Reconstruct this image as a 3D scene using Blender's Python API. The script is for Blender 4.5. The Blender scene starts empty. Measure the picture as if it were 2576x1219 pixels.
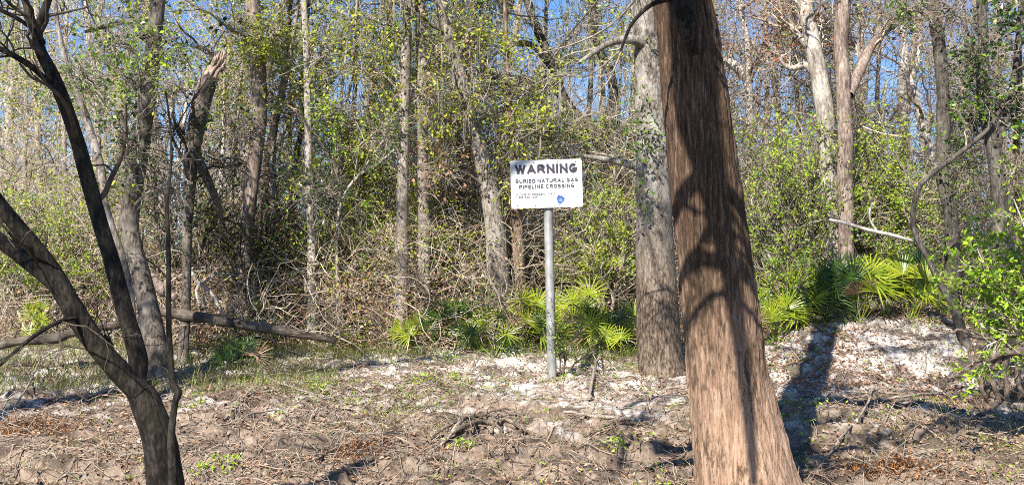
import bpy, math
import numpy as np
from mathutils import Vector

# ------------------------------------------------------------------ camera, sky, sun, exposure
SC = bpy.context.scene
COL = SC.collection
HFOV = math.radians(45.0)
EYE = 3.0                                   # eye height above the river
F = 1288.0 / math.tan(HFOV / 2)             # focal length in units of a 2576-wide picture
HORIZON = 850.0
PITCH = math.atan((HORIZON - 609.5) / F)

cam = bpy.data.cameras.new('camera')
cam_o = bpy.data.objects.new('camera', cam)
COL.objects.link(cam_o)
cam_o.location = (0, 0, EYE)
cam_o.rotation_euler = (math.pi / 2 + PITCH, 0, 0)
cam.sensor_width = 36.0
cam.angle = HFOV
cam.clip_start = 0.1
cam.clip_end = 2000
SC.camera = cam_o

SUN_AZ, SUN_EL = math.radians(24), math.radians(39)
SUN_D = np.array([math.sin(SUN_AZ) * math.cos(SUN_EL), math.cos(SUN_AZ) * math.cos(SUN_EL), -math.sin(SUN_EL)])
sun = bpy.data.lights.new('sun', 'SUN')
sun.energy = 5.0
sun.angle = math.radians(0.5)
sun.color = (1.0, 0.935, 0.835)
sun_o = bpy.data.objects.new('sun', sun)
COL.objects.link(sun_o)
sun_o.location = (-10, -20, 40)
sun_o.rotation_euler = Vector(SUN_D).to_track_quat('-Z', 'Y').to_euler()

W = bpy.data.worlds.new('World')
SC.world = W
W.use_nodes = True
wn = W.node_tree
sky = wn.nodes.new('ShaderNodeTexSky')
sky.sky_type = 'NISHITA'
sky.sun_disc = False
sky.sun_elevation = SUN_EL
sky.sun_rotation = math.pi + SUN_AZ
sky.air_density = 1.0
sky.dust_density = 0.0
sky.ozone_density = 4.0
bg = wn.nodes['Background']
bg.inputs['Strength'].default_value = 0.085
hs = wn.nodes.new('ShaderNodeHueSaturation')
hs.inputs['Saturation'].default_value = 1.2
hs.inputs['Hue'].default_value = 0.508
wn.links.new(sky.outputs[0], hs.inputs['Color'])
wn.links.new(hs.outputs[0], bg.inputs[0])
SC.view_settings.view_transform = 'Standard'
SC.view_settings.look = 'None'
SC.view_settings.exposure = 1.15
SC.view_settings.gamma = 1.0
SC.render.engine = 'CYCLES'
SC.cycles.max_bounces = 5
SC.cycles.diffuse_bounces = 4
SC.cycles.glossy_bounces = 2
SC.cycles.transmission_bounces = 2
SC.cycles.filter_width = 1.0
SC.cycles.use_denoising = False

# ------------------------------------------------------------------ helpers
RNG = np.random.default_rng(7)
SP, CP = math.sin(PITCH), math.cos(PITCH)


def P(u, v, y):
    """point of the 2576x1219 picture at distance y in front of the camera"""
    a, b = (u - 1288.0) / F, -(v - 609.5) / F
    dy, dz = CP - b * SP, SP + b * CP
    return np.array([a * y / dy, y, EYE + dz * y / dy])


def project(p):
    q = np.asarray(p, float) - np.array([0, 0, EYE])
    dep = q[..., 1] * CP + q[..., 2] * SP
    upv = -q[..., 1] * SP + q[..., 2] * CP
    return 1288 + F * q[..., 0] / dep, 609.5 - F * upv / dep


def norm(a):
    return a / np.maximum(np.linalg.norm(a, axis=-1, keepdims=True), 1e-9)


def vnoise(p, seed=0):
    p = np.asarray(p, float)
    i = np.floor(p).astype(np.int64)
    f = p - i
    f = f * f * (3 - 2 * f)
    out = 0
    for dx in (0, 1):
        for dy in (0, 1):
            for dz in (0, 1):
                h = (i[..., 0] + dx) * 374761393 + (i[..., 1] + dy) * 668265263 + (i[..., 2] + dz) * 2147483647 + seed * 974711
                h = (h ^ (h >> 13)) * 1274126177
                h = (h ^ (h >> 16)) & 0xFFFF
                w = (f[..., 0] if dx else 1 - f[..., 0]) * (f[..., 1] if dy else 1 - f[..., 1]) * (f[..., 2] if dz else 1 - f[..., 2])
                out = out + w * (h / 65535.0)
    return out * 2 - 1


def fbm(p, oct=4, seed=0):
    p = np.asarray(p, float)
    s, a, t = 0, 1.0, 0
    for o in range(oct):
        s = s + a * vnoise(p * 2 ** o, seed + o)
        t += a
        a *= 0.5
    return s / t


YS = np.array([-60, 2, 6, 9, 11, 14, 16, 18, 20.7, 22.3, 23.2, 24.5, 27, 40, 500])
ZS = np.array([-3.6, -3.4, -3.2, -2.75, -2.42, -1.86, -1.50, -1.15, -0.74, -0.46, -0.26, -0.12, -0.05, -0.1, -0.1])


def ground(x, y, fine=True):
    x = np.asarray(x, float)
    y = np.asarray(y, float)
    z = np.interp(y, YS, ZS)
    mound = 0.66 * np.exp(-((x - 7.4) / 2.3) ** 2 - ((y - 23.6) / 1.9) ** 2)
    mound += 0.28 * np.exp(-((x - 5.6) / 0.9) ** 2 - ((y - 22.4) / 1.2) ** 2)
    z = z + mound
    hollow = -0.7 * np.exp(-((x - 7.9) / 0.8) ** 2 - ((y - 20.2) / 1.0) ** 2)
    z = z + hollow
    p = np.stack([x, y, 0 * x], -1)
    near = np.exp(-((y - 18) / 9.0) ** 2)
    z = z + 0.16 * fbm(p * 0.45, 2, 11) * near
    if fine:
        n = fbm(p * 1.7, 3, 5)
        z = z + near * (0.10 * n + 0.07 * np.maximum(0, fbm(p * np.array([1.6, 3.2, 1]), 3, 9)) ** 0.7)
        r = 1 - np.abs(fbm(p * np.array([2.2, 4.5, 1]), 3, 21))
        z = z - near * 0.12 * np.clip((r - 0.84) / 0.16, 0, 1)
        z = z + near * 0.045 * fbm(p * np.array([5, 7, 1]), 3, 31)
        # little eroded ledges: soft terraces broken by noise
        t = (np.interp(y, YS, ZS) + mound) * 3.2 + 1.5 * fbm(p * np.array([.7, 1.2, 1]), 3, 41)
        st = t - np.floor(t)
        z = z + near * 0.22 * (np.clip((st - .55) / .2, 0, 1) - st) * np.clip(.6 + 1.4 * fbm(p * .6, 2, 51), 0, 1)
    return z + EYE


def G(u, v):
    """where the ray through (u, v) meets the bank"""
    ys = np.linspace(9, 40, 1500)
    pts = np.array([P(u, v, y) for y in ys])
    below = np.where(pts[:, 2] <= ground(pts[:, 0], pts[:, 1]))[0]
    k = below[0] if len(below) else len(ys) - 1
    p = pts[k].copy()
    p[2] = float(ground(p[0], p[1]))
    return p


class Buf:
    def __init__(self):
        self.V, self.Fc, self.M, self.S, self.n = [], [], [], [], 0

    def add(self, V, Fc, mat=0, smooth=True):
        V = np.asarray(V, float).reshape(-1, 3)
        Fc = np.asarray(Fc, np.int64).reshape(-1, 4)
        self.V.append(V)
        self.Fc.append(Fc + self.n)
        self.M.append(np.full(len(Fc), mat, np.int32))
        self.S.append(np.full(len(Fc), smooth, bool))
        self.n += len(V)

    def tubes(self, Pn, Rn, sides=3, mat=0, bark=0.0, bscale=6.0, stretch=0.2, flat=None):
        Pn = np.asarray(Pn, float)
        Rn = np.asarray(Rn, float)
        if Pn.ndim == 2:
            Pn, Rn = Pn[None], Rn[None]
        n, k = Pn.shape[:2]
        if n == 0:
            return
        T = np.empty_like(Pn)
        T[:, 1:-1] = Pn[:, 2:] - Pn[:, :-2]
        T[:, 0] = Pn[:, 1] - Pn[:, 0]
        T[:, -1] = Pn[:, -1] - Pn[:, -2]
        T = norm(T)
        mean = norm(Pn[:, -1] - Pn[:, 0] + 1e-6)
        ax = np.eye(3)[np.argmin(np.abs(mean), axis=1)]
        N = norm(ax[:, None] - (ax[:, None] * T).sum(-1, keepdims=True) * T)
        B = np.cross(T, N)
        a = np.arange(sides) * 2 * math.pi / sides
        rad = N[:, :, None] * np.cos(a)[None, None, :, None] + B[:, :, None] * np.sin(a)[None, None, :, None]
        r = np.broadcast_to(Rn[:, :, None, None], (n, k, sides, 1))
        V = Pn[:, :, None] + rad * r
        if bark:
            q = (V - Pn[:, :1, None]) * np.array([bscale, bscale, bscale * stretch])
            d = fbm(q, 3, 3)
            V = V + rad * r * (bark * d)[..., None]
        idx = np.arange(n * k * sides).reshape(n, k, sides)
        a0, a1 = idx[:, :-1], idx[:, 1:]
        Fc = np.stack([a0, np.roll(a0, -1, 2), np.roll(a1, -1, 2), a1], -1)
        self.add(V, Fc, mat)

    def leaves(self, C, size, rng, mat=0, D=None, aspect=0.5, up=0.35, sunward=0.25):
        C = np.asarray(C, float)
        n = len(C)
        if n == 0:
            return
        size = np.broadcast_to(np.asarray(size, float), (n,)) * rng.uniform(0.6, 1.3, n)
        nn = norm(rng.normal(size=(n, 3)) + np.array([0, 0, up * 2]) - SUN_D * sunward * 2)
        d = rng.normal(size=(n, 3)) if D is None else D + 0.6 * rng.normal(size=(n, 3))
        d = norm(d - (d * nn).sum(-1, keepdims=True) * nn)
        s = np.cross(nn, d)
        L = size[:, None]
        Wd = L * aspect * 0.5
        tip = C + d * L - nn * L * 0.10
        lft = C + d * L * 0.45 + s * Wd + nn * L * 0.06
        rgt = C + d * L * 0.45 - s * Wd + nn * L * 0.06
        V = np.stack([C, rgt, tip, lft], 1)
        self.add(V, np.arange(n * 4).reshape(n, 4), mat, False)

    def blades(self, B, T, width, mat=0, bend=None):
        """narrow pointed strips from B to T (grass, needles)"""
        n = len(B)
        d = norm(T - B)
        s = norm(np.cross(d, np.array([0, 0.3, 1.0])) + 1e-4)
        M = (B + T) / 2 + (0 if bend is None else bend)
        w = np.broadcast_to(np.asarray(width, float), (n,))[:, None] / 2
        V = np.stack([B - s * w, B + s * w, M + s * w * 0.8, M - s * w * 0.8, T + s * w * .1, T - s * w * .1], 1)
        i = np.arange(n)[:, None] * 6
        Fc = np.concatenate([i + np.array([0, 1, 2, 3]), i + np.array([3, 2, 4, 5])], 0)
        self.add(V, Fc, mat, False)

    def box(self, c, s, mat=0, R=None):
        x, y, z = np.array(s) / 2
        V = np.array([[-x, -y, -z], [x, -y, -z], [x, y, -z], [-x, y, -z], [-x, -y, z], [x, -y, z], [x, y, z], [-x, y, z]])
        if R is not None:
            V = V @ np.asarray(R).T
        self.add(V + np.array(c), [[0, 3, 2, 1], [4, 5, 6, 7], [0, 1, 5, 4], [1, 2, 6, 5], [2, 3, 7, 6], [3, 0, 4, 7]], mat, False)

    def build(self, name, mats, parent=None, origin=None):
        V = np.concatenate(self.V) if self.V else np.zeros((0, 3))
        Fc = np.concatenate(self.Fc) if self.Fc else np.zeros((0, 4), np.int64)
        o0 = np.zeros(3)
        if parent is not None:
            o0 = np.array(parent['_world'])
        elif origin is not None:
            o0 = np.array(origin, float)
        me = bpy.data.meshes.new(name)
        me.vertices.add(len(V))
        me.vertices.foreach_set('co', (V - o0).astype(np.float32).ravel())
        me.loops.add(len(Fc) * 4)
        me.loops.foreach_set('vertex_index', Fc.astype(np.int32).ravel())
        me.polygons.add(len(Fc))
        me.polygons.foreach_set('loop_start', np.arange(len(Fc), dtype=np.int32) * 4)
        if not isinstance(mats, (list, tuple)):
            mats = [mats]
        for m in mats:
            me.materials.append(m)
        if len(Fc):
            me.polygons.foreach_set('material_index', np.concatenate(self.M))
            me.polygons.foreach_set('use_smooth', np.concatenate(self.S))
        me.update(calc_edges=True)
        o = bpy.data.objects.new(name, me)
        COL.objects.link(o)
        if parent is not None:
            o.parent = parent
        else:
            o.location = o0
        o['_world'] = [float(c) for c in o0]
        return o


ALL = []


def thing(name, label, cat, loc, group=None):
    o = bpy.data.objects.new(name, None)
    o.empty_display_size = 0.2
    COL.objects.link(o)
    o.location = [float(c) for c in loc]
    o['_world'] = [float(c) for c in loc]
    return tag(o, label, cat, group)


def tag(o, label=None, cat=None, group=None, kind=None):
    if label: o['label'] = label
    if cat: o['category'] = cat
    if group: o['group'] = group
    if kind: o['kind'] = kind
    return o


def spline(pts, n):
    """smooth curve through rows (Catmull-Rom)"""
    p = np.asarray(pts, float)
    if len(p) == 2:
        return p[0] + (p[1] - p[0]) * np.linspace(0, 1, n)[:, None]
    q = np.vstack([2 * p[0] - p[1], p, 2 * p[-1] - p[-2]])
    seg = np.linalg.norm(np.diff(p[:, :3], axis=0), axis=1)
    cum = np.concatenate([[0], np.cumsum(seg)])
    s = np.linspace(0, cum[-1], n)
    i = np.clip(np.searchsorted(cum, s, 'right') - 1, 0, len(p) - 2)
    t = ((s - cum[i]) / np.maximum(seg[i], 1e-9))[:, None]
    a, b, c, d = q[i], q[i + 1], q[i + 2], q[i + 3]
    return 0.5 * (2 * b + (c - a) * t + (2 * a - 5 * b + 4 * c - d) * t ** 2 + (3 * b - a - 3 * c + d) * t ** 3)


def grow(Pp, Rp, n, L, ang, rng, k=5, wander=0.2, up=0.0, rr=0.55, t0=0.25, t1=1.0, end=0.35, rmin=0.003):
    m, kk = Pp.shape[:2]
    i = rng.integers(m, size=n)
    t = rng.uniform(t0, t1, n) * (kk - 1)
    j = np.minimum(t.astype(int), kk - 2)
    f = (t - j)[:, None]
    base = Pp[i, j] * (1 - f) + Pp[i, j + 1] * f
    T = norm(Pp[i, j + 1] - Pp[i, j])
    r0 = np.maximum((Rp[i, j] * (1 - f[:, 0]) + Rp[i, j + 1] * f[:, 0]) * rr, rmin)
    rv = rng.normal(size=(n, 3))
    perp = norm(rv - (rv * T).sum(-1, keepdims=True) * T)
    a = (ang * rng.uniform(0.6, 1.3, n))[:, None]
    D = T * np.cos(a) + perp * np.sin(a)
    step = (L * rng.uniform(0.5, 1.25, n) / (k - 1))[:, None]
    pts = [base]
    for s in range(k - 1):
        D = norm(D + wander * rng.normal(size=(n, 3)) + np.array([0, 0, up]))
        pts.append(pts[-1] + D * step)
    return np.stack(pts, 1), np.maximum(r0[:, None] * np.linspace(1, end, k), rmin * 0.6)


def on_twigs(Pp, n, rng, spread=0.03, t0=0.2):
    m, kk = Pp.shape[:2]
    i = rng.integers(m, size=n)
    t = rng.uniform(t0, 1, n) * (kk - 1)
    j = np.minimum(t.astype(int), kk - 2)
    f = (t - j)[:, None]
    return Pp[i, j] * (1 - f) + Pp[i, j + 1] * f + rng.normal(size=(n, 3)) * spread, norm(Pp[i, j + 1] - Pp[i, j])


# ------------------------------------------------------------------ materials
def new_mat(name):
    m = bpy.data.materials.new(name)
    m.use_nodes = True
    nt = m.node_tree
    return m, nt, nt.nodes['Principled BSDF'], nt.nodes['Material Output']


def ramp(nt, fac, cols, pos=None, interp='LINEAR'):
    r = nt.nodes.new('ShaderNodeValToRGB')
    r.color_ramp.interpolation = interp
    e = r.color_ramp.elements
    while len(e) < len(cols):
        e.new(0.5)
    for i, c in enumerate(cols):
        e[i].position = pos[i] if pos else i / max(1, len(cols) - 1)
        e[i].color = (*c, 1)
    nt.links.new(fac, r.inputs[0])
    return r


def coords(nt, scale, kind='Object'):
    tc = nt.nodes.new('ShaderNodeTexCoord')
    mp = nt.nodes.new('ShaderNodeMapping')
    mp.inputs['Scale'].default_value = scale
    nt.links.new(tc.outputs[kind], mp.inputs[0])
    return mp.outputs[0]


def noise(nt, vec, scale, detail=4, rough=0.6, dist=0.0):
    n = nt.nodes.new('ShaderNodeTexNoise')
    n.inputs['Scale'].default_value = scale
    n.inputs['Detail'].default_value = detail
    n.inputs['Roughness'].default_value = rough
    n.inputs['Distortion'].default_value = dist
    nt.links.new(vec, n.inputs['Vector'])
    return n.outputs['Fac']


def mixc(nt, fac, a, b):
    m = nt.nodes.new('ShaderNodeMix')
    m.data_type = 'RGBA'
    for s, val in ((0, fac), (6, a), (7, b)):
        if isinstance(val, (tuple, list)):
            m.inputs[s].default_value = (*val, 1)
        elif isinstance(val, (int, float)):
            m.inputs[s].default_value = val
        else:
            nt.links.new(val, m.inputs[s])
    return m.outputs[2]


def mathn(nt, op, a, b=None, clamp=False):
    m = nt.nodes.new('ShaderNodeMath')
    m.operation = op
    m.use_clamp = clamp
    for s, val in ((0, a), (1, b)):
        if val is None: continue
        if isinstance(val, (int, float)): m.inputs[s].default_value = val
        else: nt.links.new(val, m.inputs[s])
    return m.outputs[0]


def leaf_mat(name, cols, rough=0.45, trans=0.3, spec=0.4):
    m, nt, b, out = new_mat(name)
    g = nt.nodes.new('ShaderNodeNewGeometry')
    r = ramp(nt, g.outputs['Random Per Island'], cols)
    nt.links.new(r.outputs[0], b.inputs['Base Color'])
    b.inputs['Roughness'].default_value = rough
    b.inputs['Specular IOR Level'].default_value = spec
    if trans > 0:
        t = nt.nodes.new('ShaderNodeBsdfTranslucent')
        nt.links.new(r.outputs[0], t.inputs[0])
        mx = nt.nodes.new('ShaderNodeMixShader')
        mx.inputs[0].default_value = trans
        nt.links.new(b.outputs[0], mx.inputs[1])
        nt.links.new(t.outputs[0], mx.inputs[2])
        nt.links.new(mx.outputs[0], out.inputs[0])
    return m


def bark_mat(name, dark, mid, light, scale=7.0, stretch=0.15, bump=0.5, blotch=None, blotch_amt=0.5, axis=2, dist=0.02, rough=0.9):
    m, nt, b, out = new_mat(name)
    sc = [1, 1, 1]
    sc[axis] = stretch
    v = coords(nt, sc)
    n0 = noise(nt, v, scale * 4.5, 8, 0.72, 0.2)
    nb = noise(nt, coords(nt, (1, 1, .5)), scale * .7, 4, 0.6)
    n1 = mathn(nt, 'ADD', mathn(nt, 'MULTIPLY', n0, .68), mathn(nt, 'MULTIPLY', nb, .32))
    r = ramp(nt, n1, [dark, mid, light], [0.40, 0.5, 0.60])
    col = r.outputs[0]
    if blotch is not None:
        n2 = noise(nt, coords(nt, (1, 1, 0.6)), 2.6, 6, 0.72)
        f = ramp(nt, n2, [(0, 0, 0), (1, 1, 1)], [0.5, 0.62])
        f2 = mathn(nt, 'MULTIPLY', f.outputs[0], blotch_amt)
        col = mixc(nt, f2, col, blotch)
    nt.links.new(col, b.inputs['Base Color'])
    b.inputs['Roughness'].default_value = rough
    b.inputs['Specular IOR Level'].default_value = 0.2
    bp = nt.nodes.new('ShaderNodeBump')
    bp.inputs['Strength'].default_value = bump
    bp.inputs['Distance'].default_value = dist
    nt.links.new(n1, bp.inputs['Height'])
    nt.links.new(bp.outputs[0], b.inputs['Normal'])
    return m


def twig_mat(name, cols):
    m, nt, b, out = new_mat(name)
    g = nt.nodes.new('ShaderNodeNewGeometry')
    r = ramp(nt, g.outputs['Random Per Island'], cols)
    n1 = noise(nt, coords(nt, (1, 1, 1)), 14, 3, 0.6)
    k = ramp(nt, n1, [(0.55, 0.55, 0.55), (1.2, 1.2, 1.2)], [0.35, 0.65])
    mm = nt.nodes.new('ShaderNodeMix')
    mm.data_type = 'RGBA'
    mm.blend_type = 'MULTIPLY'
    mm.inputs[0].default_value = 1
    nt.links.new(r.outputs[0], mm.inputs[6])
    nt.links.new(k.outputs[0], mm.inputs[7])
    nt.links.new(mm.outputs[2], b.inputs['Base Color'])
    b.inputs['Roughness'].default_value = 0.85
    b.inputs['Specular IOR Level'].default_value = 0.2
    return m


M = {}
M['l_yellow'] = leaf_mat('yellow_green_leaf', [(.14, .21, .012), (.27, .36, .018), (.37, .42, .025), (.45, .42, .04), (.22, .33, .018)])
M['l_green'] = leaf_mat('green_leaf', [(.05, .11, .012), (.10, .19, .02), (.15, .26, .025), (.20, .31, .03)], 0.35)
M['l_bright'] = leaf_mat('bright_leaf', [(.18, .31, .018), (.26, .42, .022), (.34, .50, .03), (.40, .52, .05)], 0.35)
M['l_dark'] = leaf_mat('dark_glossy_leaf', [(.012, .028, .01), (.02, .045, .013), (.035, .07, .018), (.05, .09, .022)], 0.28, 0.12, 0.5)
M['l_brown'] = leaf_mat('dead_leaf', [(.12, .055, .028), (.24, .12, .065), (.36, .20, .12), (.46, .29, .19), (.20, .10, .055)], 0.7, 0.2)
M['l_tan'] = leaf_mat('litter_leaf', [(.10, .06, .04), (.22, .14, .095), (.36, .25, .17), (.48, .36, .26), (.15, .09, .055), (.40, .22, .09)], 0.6, 0.1)
M['l_orange'] = leaf_mat('orange_litter', [(.22, .08, .02), (.36, .14, .035), (.45, .2, .06), (.15, .06, .025)], 0.7, 0.15)
M['l_red'] = leaf_mat('rusty_leaf', [(.20, .07, .03), (.32, .12, .06), (.30, .16, .09)], 0.7, 0.25)
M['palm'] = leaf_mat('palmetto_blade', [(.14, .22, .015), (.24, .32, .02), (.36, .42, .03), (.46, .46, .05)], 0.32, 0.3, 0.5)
M['palm_dark'] = leaf_mat('shaded_palmetto_blade', [(.02, .05, .01), (.04, .09, .012), (.07, .13, .018)], 0.32, 0.2, 0.5)  # darker copy of the palmetto blade, shade put into the colour
M['grass'] = leaf_mat('grass_blade', [(.08, .13, .02), (.15, .2, .035), (.25, .25, .08), (.36, .30, .15), (.12, .18, .03)], 0.6, 0.25)
M['moss'] = leaf_mat('hanging_moss', [(.16, .15, .13), (.24, .22, .19), (.32, .29, .25), (.12, .11, .09)], 0.9, 0.25, 0.1)
M['t_pale'] = twig_mat('pale_twig', [(.36, .30, .23), (.50, .43, .335), (.62, .545, .435), (.27, .21, .16), (.45, .35, .255)])
M['t_grey'] = twig_mat('grey_twig', [(.18, .15, .12), (.30, .26, .21), (.42, .37, .30), (.11, .09, .07)])
M['t_dark'] = twig_mat('dark_twig', [(.035, .028, .022), (.07, .055, .042), (.12, .095, .07), (.05, .04, .03)])
M['t_red'] = twig_mat('reddish_twig', [(.26, .165, .12), (.38, .26, .19), (.48, .355, .27), (.20, .125, .095)])
M['b_black'] = bark_mat('shade_darkened_bark', (.0035, .0028, .0024), (.013, .0105, .0085), (.05, .041, .033), 8, .3, 1.0, (.05, .05, .028), .35)  # near-black tone puts the forked tree's shade into the bark colour
M['b_grey'] = bark_mat('grey_bark', (.05, .042, .034), (.17, .145, .12), (.33, .295, .255), 7, .25, .8, (.42, .40, .37), .55)
M['b_pale'] = bark_mat('pale_bark', (.13, .11, .09), (.33, .29, .25), (.52, .48, .43), 6, .3, .6, (.12, .10, .08), .55)
M['b_white'] = bark_mat('whitish_bark', (.25, .23, .20), (.48, .45, .41), (.65, .62, .58), 6, .4, .4, (.14, .12, .10), .6)
M['b_brown'] = bark_mat('brown_bark', (.045, .03, .022), (.15, .10, .075), (.29, .21, .165), 8, .15, .9, (.09, .085, .04), .4)
M['b_red'] = bark_mat('reddish_flaky_bark', (.075, .054, .045), (.21, .162, .135), (.39, .325, .275), 7, .2, .9, (.14, .09, .07), .5)
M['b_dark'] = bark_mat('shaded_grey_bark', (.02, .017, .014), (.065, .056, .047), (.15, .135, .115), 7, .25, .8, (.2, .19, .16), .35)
M['b_mottled'] = bark_mat('mottled_pale_bark', (.07, .058, .047), (.24, .205, .17), (.44, .40, .355), 8, .5, .8, (.10, .08, .062), .7)
M['b_umber'] = bark_mat('dark_umber_bark', (.022, .018, .014), (.085, .07, .056), (.21, .18, .15), 7, .3, .9, (.27, .25, .22), .45)
M['b_log'] = bark_mat('log_bark', (.02, .015, .012), (.06, .048, .038), (.15, .125, .10), 8, .15, .9, (.2, .175, .14), .3, axis=0)
M['wood'] = bark_mat('splintered_wood', (.14, .09, .065), (.28, .205, .155), (.44, .35, .285), 10, .08, .8)
M['stick'] = bark_mat('dry_stick', (.12, .095, .075), (.28, .235, .19), (.44, .385, .32), 6, 1, .5)
M['root'] = bark_mat('bare_root', (.05, .036, .026), (.15, .115, .085), (.30, .24, .18), 8, 1, .7)


def oak_bark():
    m = bark_mat('oak_bark', (.04, .034, .028), (.15, .13, .108), (.34, .31, .27), 8, .4, 1.0, (.46, .44, .40), .5)
    nt = m.node_tree
    b = nt.nodes['Principled BSDF']
    old = b.inputs['Base Color'].links[0].from_socket
    n1 = noise(nt, coords(nt, (1, 1, .3)), 30, 7, .7)
    low = ramp(nt, n1, [(.04, .028, .02), (.12, .088, .064), (.23, .18, .135)], [.40, .5, .60])
    sep = nt.nodes.new('ShaderNodeSeparateXYZ')
    tc = nt.nodes.new('ShaderNodeTexCoord')
    nt.links.new(tc.outputs['Object'], sep.inputs[0])
    wob = noise(nt, coords(nt, (1, 1, 1)), 3, 5, .7)
    h = mathn(nt, 'ADD', sep.outputs[2], mathn(nt, 'MULTIPLY', wob, 1.6))
    mr = nt.nodes.new('ShaderNodeMapRange')
    nt.links.new(h, mr.inputs[0])
    mr.inputs[1].default_value = 2.2
    mr.inputs[2].default_value = 4.2
    nt.links.new(mixc(nt, mr.outputs[0], low.outputs[0], old), b.inputs['Base Color'])
    return m


M['b_oak'] = oak_bark()


def big_bark():
    m, nt, b, out = new_mat('fibrous_cypress_bark')
    v = coords(nt, (1, 1, 0.07))
    n1 = noise(nt, v, 36, 7, 0.7, 0.2)
    n2 = noise(nt, v, 70, 5, 0.65)
    dk = ramp(nt, n1, [(.022, .013, .008), (.085, .050, .031), (.24, .16, .11)], [0.36, 0.52, 0.68])
    lt = ramp(nt, n1, [(.17, .095, .06), (.36, .235, .158), (.49, .355, .255)], [0.34, 0.5, 0.68])
    sep = nt.nodes.new('ShaderNodeSeparateXYZ')
    tc = nt.nodes.new('ShaderNodeTexCoord')
    nt.links.new(tc.outputs['Object'], sep.inputs[0])
    wob = noise(nt, coords(nt, (1, 1, 0.35)), 2.5, 5, 0.7)
    h = mathn(nt, 'ADD', sep.outputs[2], mathn(nt, 'MULTIPLY', mathn(nt, 'SUBTRACT', wob, 0.5), 3.6))
    f = ramp(nt, mathn(nt, 'MULTIPLY', h, 0.2), [(0, 0, 0), (1, 1, 1)], [0.26, 0.72])
    col = mixc(nt, f.outputs[0], lt.outputs[0], dk.outputs[0])
    # dark moss flecks, sparse low down
    n3 = noise(nt, coords(nt, (1, 1, 0.3)), 20, 6, 0.75)
    n4 = noise(nt, coords(nt, (1, 1, 0.4)), 2.2, 4, 0.6)
    fl = ramp(nt, mathn(nt, 'ADD', mathn(nt, 'MULTIPLY', n3, 0.6), mathn(nt, 'MULTIPLY', n4, 0.4)), [(0, 0, 0), (1, 1, 1)], [0.515, 0.575])
    col = mixc(nt, mathn(nt, 'MULTIPLY', fl.outputs[0], 0.75), col, (.045, .030, .014))
    # thin pale fibres
    pf = ramp(nt, n2, [(0, 0, 0), (1, 1, 1)], [0.62, 0.72])
    col = mixc(nt, mathn(nt, 'MULTIPLY', pf.outputs[0], 0.55), col, (.46, .37, .31))
    nt.links.new(col, b.inputs['Base Color'])
    b.inputs['Roughness'].default_value = 0.85
    b.inputs['Specular IOR Level'].default_value = 0.25
    hgt = mathn(nt, 'ADD', n1, mathn(nt, 'MULTIPLY', n2, 0.5))
    bp = nt.nodes.new('ShaderNodeBump')
    bp.inputs['Strength'].default_value = 0.9
    bp.inputs['Distance'].default_value = 0.03
    nt.links.new(hgt, bp.inputs['Height'])
    nt.links.new(bp.outputs[0], b.inputs['Normal'])
    return m


M['b_big'] = big_bark()


def ground_mat():
    m, nt, b, out = new_mat('sandy_bank_soil')
    v = coords(nt, (1, 1, 1))
    n1 = noise(nt, v, 1.1, 8, 0.65)
    n2 = noise(nt, v, 9, 6, 0.7)
    n3 = noise(nt, v, 40, 4, 0.7)
    sand = ramp(nt, n2, [(.125, .09, .066), (.25, .19, .142), (.38, .305, .24)], [0.3, 0.5, 0.7])
    white = ramp(nt, n2, [(.28, .24, .205), (.52, .47, .42), (.70, .66, .61)], [0.3, 0.48, 0.66])
    soil = ramp(nt, n3, [(.03, .022, .017), (.085, .062, .047), (.17, .13, .10)], [0.3, 0.5, 0.7])
    sep = nt.nodes.new('ShaderNodeSeparateXYZ')
    tc = nt.nodes.new('ShaderNodeTexCoord')
    nt.links.new(tc.outputs['Object'], sep.inputs[0])
    # white sand in the upper part of the bank, brown soil in patches, dark humus under the trees
    hw = mathn(nt, 'ADD', mathn(nt, 'MULTIPLY', sep.outputs[2], 0.5), mathn(nt, 'MULTIPLY', n1, 1.6))
    fw = ramp(nt, hw, [(0, 0, 0), (1, 1, 1)], [0.20, 0.26])
    fw.color_ramp.elements[0].position = 0.0
    mr = nt.nodes.new('ShaderNodeMapRange')
    nt.links.new(hw, mr.inputs[0])
    mr.inputs[1].default_value = 1.74
    mr.inputs[2].default_value = 1.94
    col = mixc(nt, mr.outputs[0], sand.outputs[0], white.outputs[0])
    n5 = noise(nt, coords(nt, (1, 1.8, 1)), 1.7, 7, 0.7, 0.4)
    fs = ramp(nt, n5, [(0, 0, 0), (1, 1, 1)], [0.48, 0.56])
    col = mixc(nt, mathn(nt, 'MULTIPLY', fs.outputs[0], 0.9), col, soil.outputs[0])
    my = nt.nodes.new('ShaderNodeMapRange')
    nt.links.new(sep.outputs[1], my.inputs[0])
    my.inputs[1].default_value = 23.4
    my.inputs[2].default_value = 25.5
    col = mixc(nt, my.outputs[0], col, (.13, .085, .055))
    nt.links.new(col, b.inputs['Base Color'])
    b.inputs['Roughness'].default_value = 0.95
    b.inputs['Specular IOR Level'].default_value = 0.15
    hgt = mathn(nt, 'ADD', n2, mathn(nt, 'MULTIPLY', n3, 0.5))
    bp = nt.nodes.new('ShaderNodeBump')
    bp.inputs['Strength'].default_value = 0.9
    bp.inputs['Distance'].default_value = 0.05
    nt.links.new(hgt, bp.inputs['Height'])
    nt.links.new(bp.outputs[0], b.inputs['Normal'])
    return m


def plain(name, col, rough=0.5, metal=0.0, spec=0.5):
    m, nt, b, out = new_mat(name)
    b.inputs['Base Color'].default_value = (*col, 1)
    b.inputs['Roughness'].default_value = rough
    b.inputs['Metallic'].default_value = metal
    b.inputs['Specular IOR Level'].default_value = spec
    return m


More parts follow.
